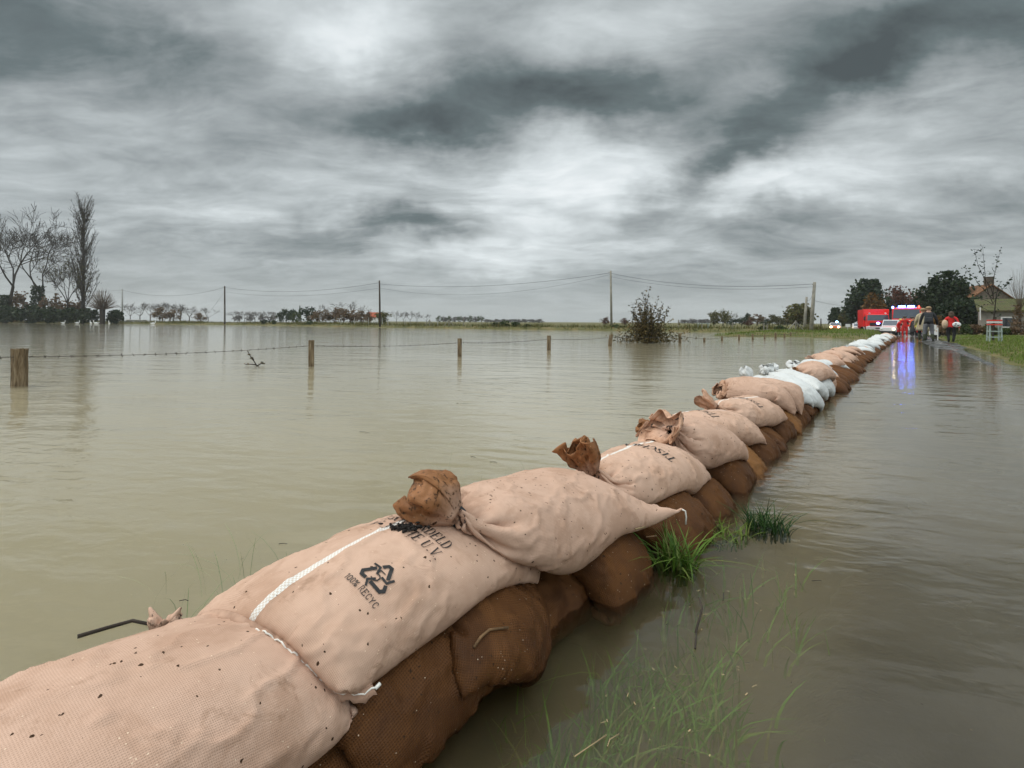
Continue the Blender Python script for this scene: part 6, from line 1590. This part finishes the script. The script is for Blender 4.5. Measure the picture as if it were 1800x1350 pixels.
# ------------------------------------------------------------------ people
m_skin = simple('skin', (.48, .28, .20), .6, var=.06); m_hairb = simple('brown_hair', (.07, .04, .022), .6); m_hairf = simple('fair_hair', (.30, .21, .11), .6); m_boot = simple('green_boots', (.05, .06, .03), .5); m_bootk = simple('black_boots', (.014, .014, .014), .5)
CL = {k: simple('cloth_' + k, c, .85, var=.18, scale=14) for k, c in dict(black=(.014, .015, .018), grey=(.16, .165, .18), red=(.58, .02, .018), cream=(.55, .40, .27), orange=(.62, .10, .03), beige=(.42, .36, .24), darkgrey=(.05, .052, .055), yellow=(.60, .62, .05), blackt=(.012, .012, .014)).items()}
def person(label, px, pfeet, ptop, rot, upper, lower, boots, hair, z=.02, D=None, pose=None, long_hair=False, coat=None, helmet=None, group=None, extra=None, sleeves=None, bulk=1.14):
    """standing figure, local -y is the way it faces, height 1.75 before scaling"""
    b = at_z(px, pfeet, z) if D is None else at_d(px, pfeet, D)
    if D is not None: b.z = z
    h = at_d(px, ptop, b.y).z - b.z
    t = thing('person', label, 'person', b, rot, group, scale=h / 1.75); t.scale = (h / 1.75 * bulk, h / 1.75 * bulk, h / 1.75)
    pose = pose or {}
    lf = pose.get('lf', (-.11, .03)); rf = pose.get('rf', (.11, -.05)); lh = pose.get('lh', (-.30, -.06, .80)); rh = pose.get('rh', (.30, -.06, .80)); bend = pose.get('bend', 0.0)
    le = pose.get('le', (-.27, .05, 1.08)); re_ = pose.get('re', (.27, .05, 1.08)); hd = pose.get('head', (0, 0))
    cy_ = lambda zz: -bend * max(0, zz - .9) ** 1.0
    N = [((0, 0, .92), .145), ((0, cy_(1.1), 1.10), .135), ((0, cy_(1.3), 1.32), .165), ((0, cy_(1.45), 1.43), .12), ((hd[0] * .4, cy_(1.5) - .01, 1.50), .058), ((hd[0], cy_(1.6) - .025 + hd[1], 1.57), .082), ((hd[0], cy_(1.66) - .015 + hd[1], 1.66), .10), ((hd[0], cy_(1.7) + hd[1], 1.72), .055),
         ((-.17, cy_(1.4), 1.40), .082), (tuple(np.array(le) + (0, cy_(le[2]), 0)), .058), (tuple(np.array(lh) + (0, cy_(lh[2]), 0)), .04), ((.17, cy_(1.4), 1.40), .082), (tuple(np.array(re_) + (0, cy_(re_[2]), 0)), .058), (tuple(np.array(rh) + (0, cy_(rh[2]), 0)), .04),
         ((-.10, 0, .84), .115), ((-.11 + lf[0] * .1, lf[1] * .4 - .03, .48), .075), ((lf[0], lf[1], .09), .052), ((lf[0] - .02, lf[1] - .15, .04), .042), ((.10, 0, .84), .115), ((.11 + rf[0] * .1, rf[1] * .4 - .03, .48), .075), ((rf[0], rf[1], .09), .052), ((rf[0] + .02, rf[1] - .15, .04), .042)]
    E = [(0, 1), (1, 2), (2, 3), (3, 4), (4, 5), (5, 6), (6, 7), (3, 8), (8, 9), (9, 10), (3, 11), (11, 12), (12, 13), (0, 14), (14, 15), (15, 16), (16, 17), (0, 18), (18, 19), (19, 20), (20, 21)]
    me = bpy.data.meshes.new('skeleton'); me.from_pydata([n[0] for n in N], E, []); o = bpy.data.objects.new('skeleton', me); COL.objects.link(o)
    o.modifiers.new('skin', 'SKIN'); sv_ = me.skin_vertices[0].data
    for i_, (_, r_) in enumerate(N): sv_[i_].radius = (r_, r_ * (.72 if i_ in (1, 2, 3, 0) else 1.0)); sv_[i_].use_root = (i_ == 0)
    for i_ in (0, 1, 2, 3): sv_[i_].radius = (N[i_][1], N[i_][1] * .75)
    s_ = o.modifiers.new('sub', 'SUBSURF'); s_.levels = 2
    dg = bpy.context.evaluated_depsgraph_get(); m2 = bpy.data.meshes.new_from_object(o.evaluated_get(dg)); bpy.data.objects.remove(o)
    mats = [upper, lower, boots, m_skin, sleeves or upper]
    m2.materials.clear(); [m2.materials.append(m) for m in mats]
    for p_ in m2.polygons:
        c_ = p_.center; arm = abs(c_.x) > .20 and c_.z > .72
        if c_.z > 1.475: k = 3
        elif arm: k = 3 if (Vector(c_) - Vector(N[10][0])).length < .06 or (Vector(c_) - Vector(N[13][0])).length < .06 else 4
        elif c_.z > .88: k = 0
        elif c_.z > .38: k = 1
        else: k = 2
        p_.material_index = k; p_.use_smooth = True
    # fingers, nose and ears on the same mesh
    bmm = bmesh.new(); bmm.from_mesh(m2); mb = MB(); 
    for sgn_, hand in ((-1, N[10][0]), (1, N[13][0])):
        H_ = Vector(hand); mb.ball(H_ + Vector((0, -.01, -.045)), (.022, .040, .05), 8, 6)
        for j in range(4): mb.tube([H_ + Vector((0, -.038 + .022 * j, -.085)), H_ + Vector((-sgn_ * .006, -.040 + .023 * j, -.125)), H_ + Vector((-sgn_ * .022, -.038 + .022 * j, -.155 + .006 * abs(j - 1.5)))], [.010, .009, .007], 6)
        mb.tube([H_ + Vector((0, -.035, -.04)), H_ + Vector((-sgn_ * .01, -.065, -.075)), H_ + Vector((-sgn_ * .015, -.07, -.105))], [.012, .010, .008], 6)
    hx, hy = hd[0], cy_(1.62) - .02 + hd[1]
    mb.ball((hx, hy - .10, 1.615), (.016, .026, .022), 8, 6); mb.ball((hx - .092, hy + .01, 1.625), (.014, .026, .036), 8, 6); mb.ball((hx + .092, hy + .01, 1.625), (.014, .026, .036), 8, 6)
    mt = bpy.data.meshes.new('tmp'); mt.from_pydata(mb.v, [], mb.f); nb_ = len(bmm.faces); bmm.from_mesh(mt); bmm.faces.ensure_lookup_table()
    for f in bmm.faces[nb_:]: f.material_index = 3; f.smooth = True
    bmm.to_mesh(m2); bmm.free(); bpy.data.meshes.remove(mt)
    body = bpy.data.objects.new('body', m2); COL.objects.link(body); body.parent = t
    mb = MB(); [mb.ball((hx + s2 * .036, hy - .094, 1.648), (.014, .008, .008), 6, 5) for s2 in (-1, 1)]; mb.build('eye', m_bootk, t)
    mb = MB(); mb.ball((hx, hy - .092, 1.565), (.026, .008, .006), 6, 5); mb.build('mouth', simple('lips', (.30, .10, .08), .6), t)
    if helmet: mb = MB(); mb.ball((hx, hy + .02, 1.70), (.125, .145, .10), 14, 8); mb.ball((hx, hy + .01, 1.665), (.15, .175, .018), 14, 5); mb.build('helmet', helmet, t, smooth=True)
    elif hair:
        mb = MB(); mb.ball((hx, hy + .025, 1.685), (.108, .118, .085), 14, 9, jit=.06)
        if long_hair: mb.ball((hx, hy + .075, 1.55), (.115, .07, .17), 12, 9, jit=.10)
        mb.build('hair', hair, t, smooth=True)
    if coat:
        z0, fl, m = coat; n = 24; V = []; K = 8
        for k in range(K):
            u = k / (K - 1); zz = 1.36 - (1.36 - z0) * u; rx = .20 + fl * u ** 1.2; ry = .15 + fl * .8 * u ** 1.2
            for j in range(n):
                an = 6.283 * j / n; rr_ = 1 + .06 * u * math.sin(an * 7 + 1.3); V.append((rx * rr_ * math.cos(an) - fl * .6 * u * pose.get('sweep', 0), ry * rr_ * math.sin(an) + cy_(zz), zz))
        F = [(k * n + j, (k + 1) * n + j, (k + 1) * n + (j + 1) % n, k * n + (j + 1) % n) for k in range(K - 1) for j in range(n)]
        mb = MB(); mb.add(V, F); o = mb.build('coat', m, t, smooth=True); o.modifiers.new('thick', 'SOLIDIFY').thickness = .015
    if extra: extra(t)
    return t
def backpack(t):
    mb = MB(); mb.box((0, .22, 1.20), (.32, .17, .46), taper=.86); mb.box((0, .32, 1.10), (.24, .06, .22)); mb.build('backpack', simple('slate_nylon', (.03, .034, .04), .6), t, bevel=.05)
def shoulder_bag(t):
    mb = MB(); mb.ball((-.20, .20, 1.02), (.17, .07, .15), 14, 9); bg_ = mb.build('shoulder_bag', simple('white_bag', (.72, .72, .72), .6, var=.1), t, smooth=True)
    mb = MB(); mb.ball((-.17, .255, 1.06), (.05, .025, .035), 8, 6); mb.ball((-.25, .25, .98), (.05, .025, .03), 8, 6); mb.ball((-.14, .255, .97), (.03, .02, .02), 8, 6); mb.build('pattern', CL['black'], bg_, smooth=True)
    mb = MB(); mb.tube([(-.24, .15, 1.12), (-.08, .16, 1.40), (.06, .06, 1.46)], .018, 6); mb.build('strap', CL['black'], t)
    mb = MB(); mb.ball((.24, .02, 1.05), (.13, .16, .26), 12, 9, jit=.04); mb.build('folded_coat', CL['cream'], t, smooth=True)
person('man seen from behind in a black jacket and grey trousers, carrying a dark backpack', 1632, 600, 539, R(142), CL['black'], CL['grey'], m_boot, m_hairf, extra=backpack, pose=dict(lf=(-.15, .02), rf=(.15, .02)))
person('person in a long beige coat close beside the man with the backpack', 1622, 599, 542, R(150), CL['beige'], CL['black'], m_boot, m_hairf, coat=(.55, .16, CL['beige']), pose=dict(sweep=1.0))
person('woman seen from behind with long brown hair, red jacket, white patterned bag and black trousers', 1672, 602, 548, R(140), CL['red'], CL['blackt'], m_bootk, m_hairb, long_hair=True, extra=shoulder_bag, pose=dict(lf=(-.08, .02), rf=(.09, .0), rh=(.26, -.12, .95)))
FF = 'firefighters gathered in front of the fire engine'
m_helm = simple('helmet_yellow', (.65, .55, .12), .4); m_helmk = simple('helmet_dark', (.03, .03, .03), .4)
person('firefighter in a bright red suit standing in the middle of the lane', 1590, 591, 556, R(-20), CL['red'], CL['red'], CL['red'], m_hairb, D=41, z=.0, helmet=m_helmk, group=FF, bulk=1.2, pose=dict(lh=(-.20, -.25, 1.15), rh=(.20, -.25, 1.15), le=(-.32, -.02, 1.15), re=(.32, -.02, 1.15)))
person('person in red leaning forward left of the firefighter in the red suit', 1579, 590, 561, R(30), CL['red'], CL['red'], m_bootk, m_hairb, D=43, z=.0, helmet=m_helm, group=FF, bulk=1.12, pose=dict(bend=.25))
person('person in an orange vest and dark trousers right of the firefighter in the red suit', 1601, 591, 557, R(60), CL['orange'], CL['black'], m_bootk, m_hairb, D=42, z=.0, helmet=m_helmk, group=FF, bulk=1.12, pose=dict(bend=.1))
person('person in a long dark grey coat in the middle of the group', 1608, 591, 558, R(-60), CL['black'], CL['darkgrey'], m_bootk, m_hairb, D=41, z=.0, coat=(.35, .10, CL['darkgrey']), group=FF)
person('person in a yellow vest and red trousers half hidden behind the beige coat', 1615, 590, 558, R(10), CL['yellow'], CL['red'], m_bootk, m_hairb, D=40.5, z=.0, group=FF)
person('distant person in red bending beside the parked white car', 1511, 587, 571, R(-70), CL['red'], CL['black'], m_bootk, m_hairb, D=57, z=.1, pose=dict(bend=.7, lh=(-.2, -.3, .75), rh=(.2, -.3, .75)))
# ------------------------------------------------------------------ damp air
m_haze, t, out = new_mat('damp_air')
v = t.n.new('ShaderNodeVolumePrincipled'); v.inputs['Color'].default_value = (.93, .95, .97, 1); v.inputs['Density'].default_value = .00025
t.l.new(v.outputs[0], out.inputs['Volume'])
mb = MB(); mb.box((0, 250, 9.0), (1800, 1400, 40)); o = mb.build('haze', m_haze); o['kind'] = 'stuff'
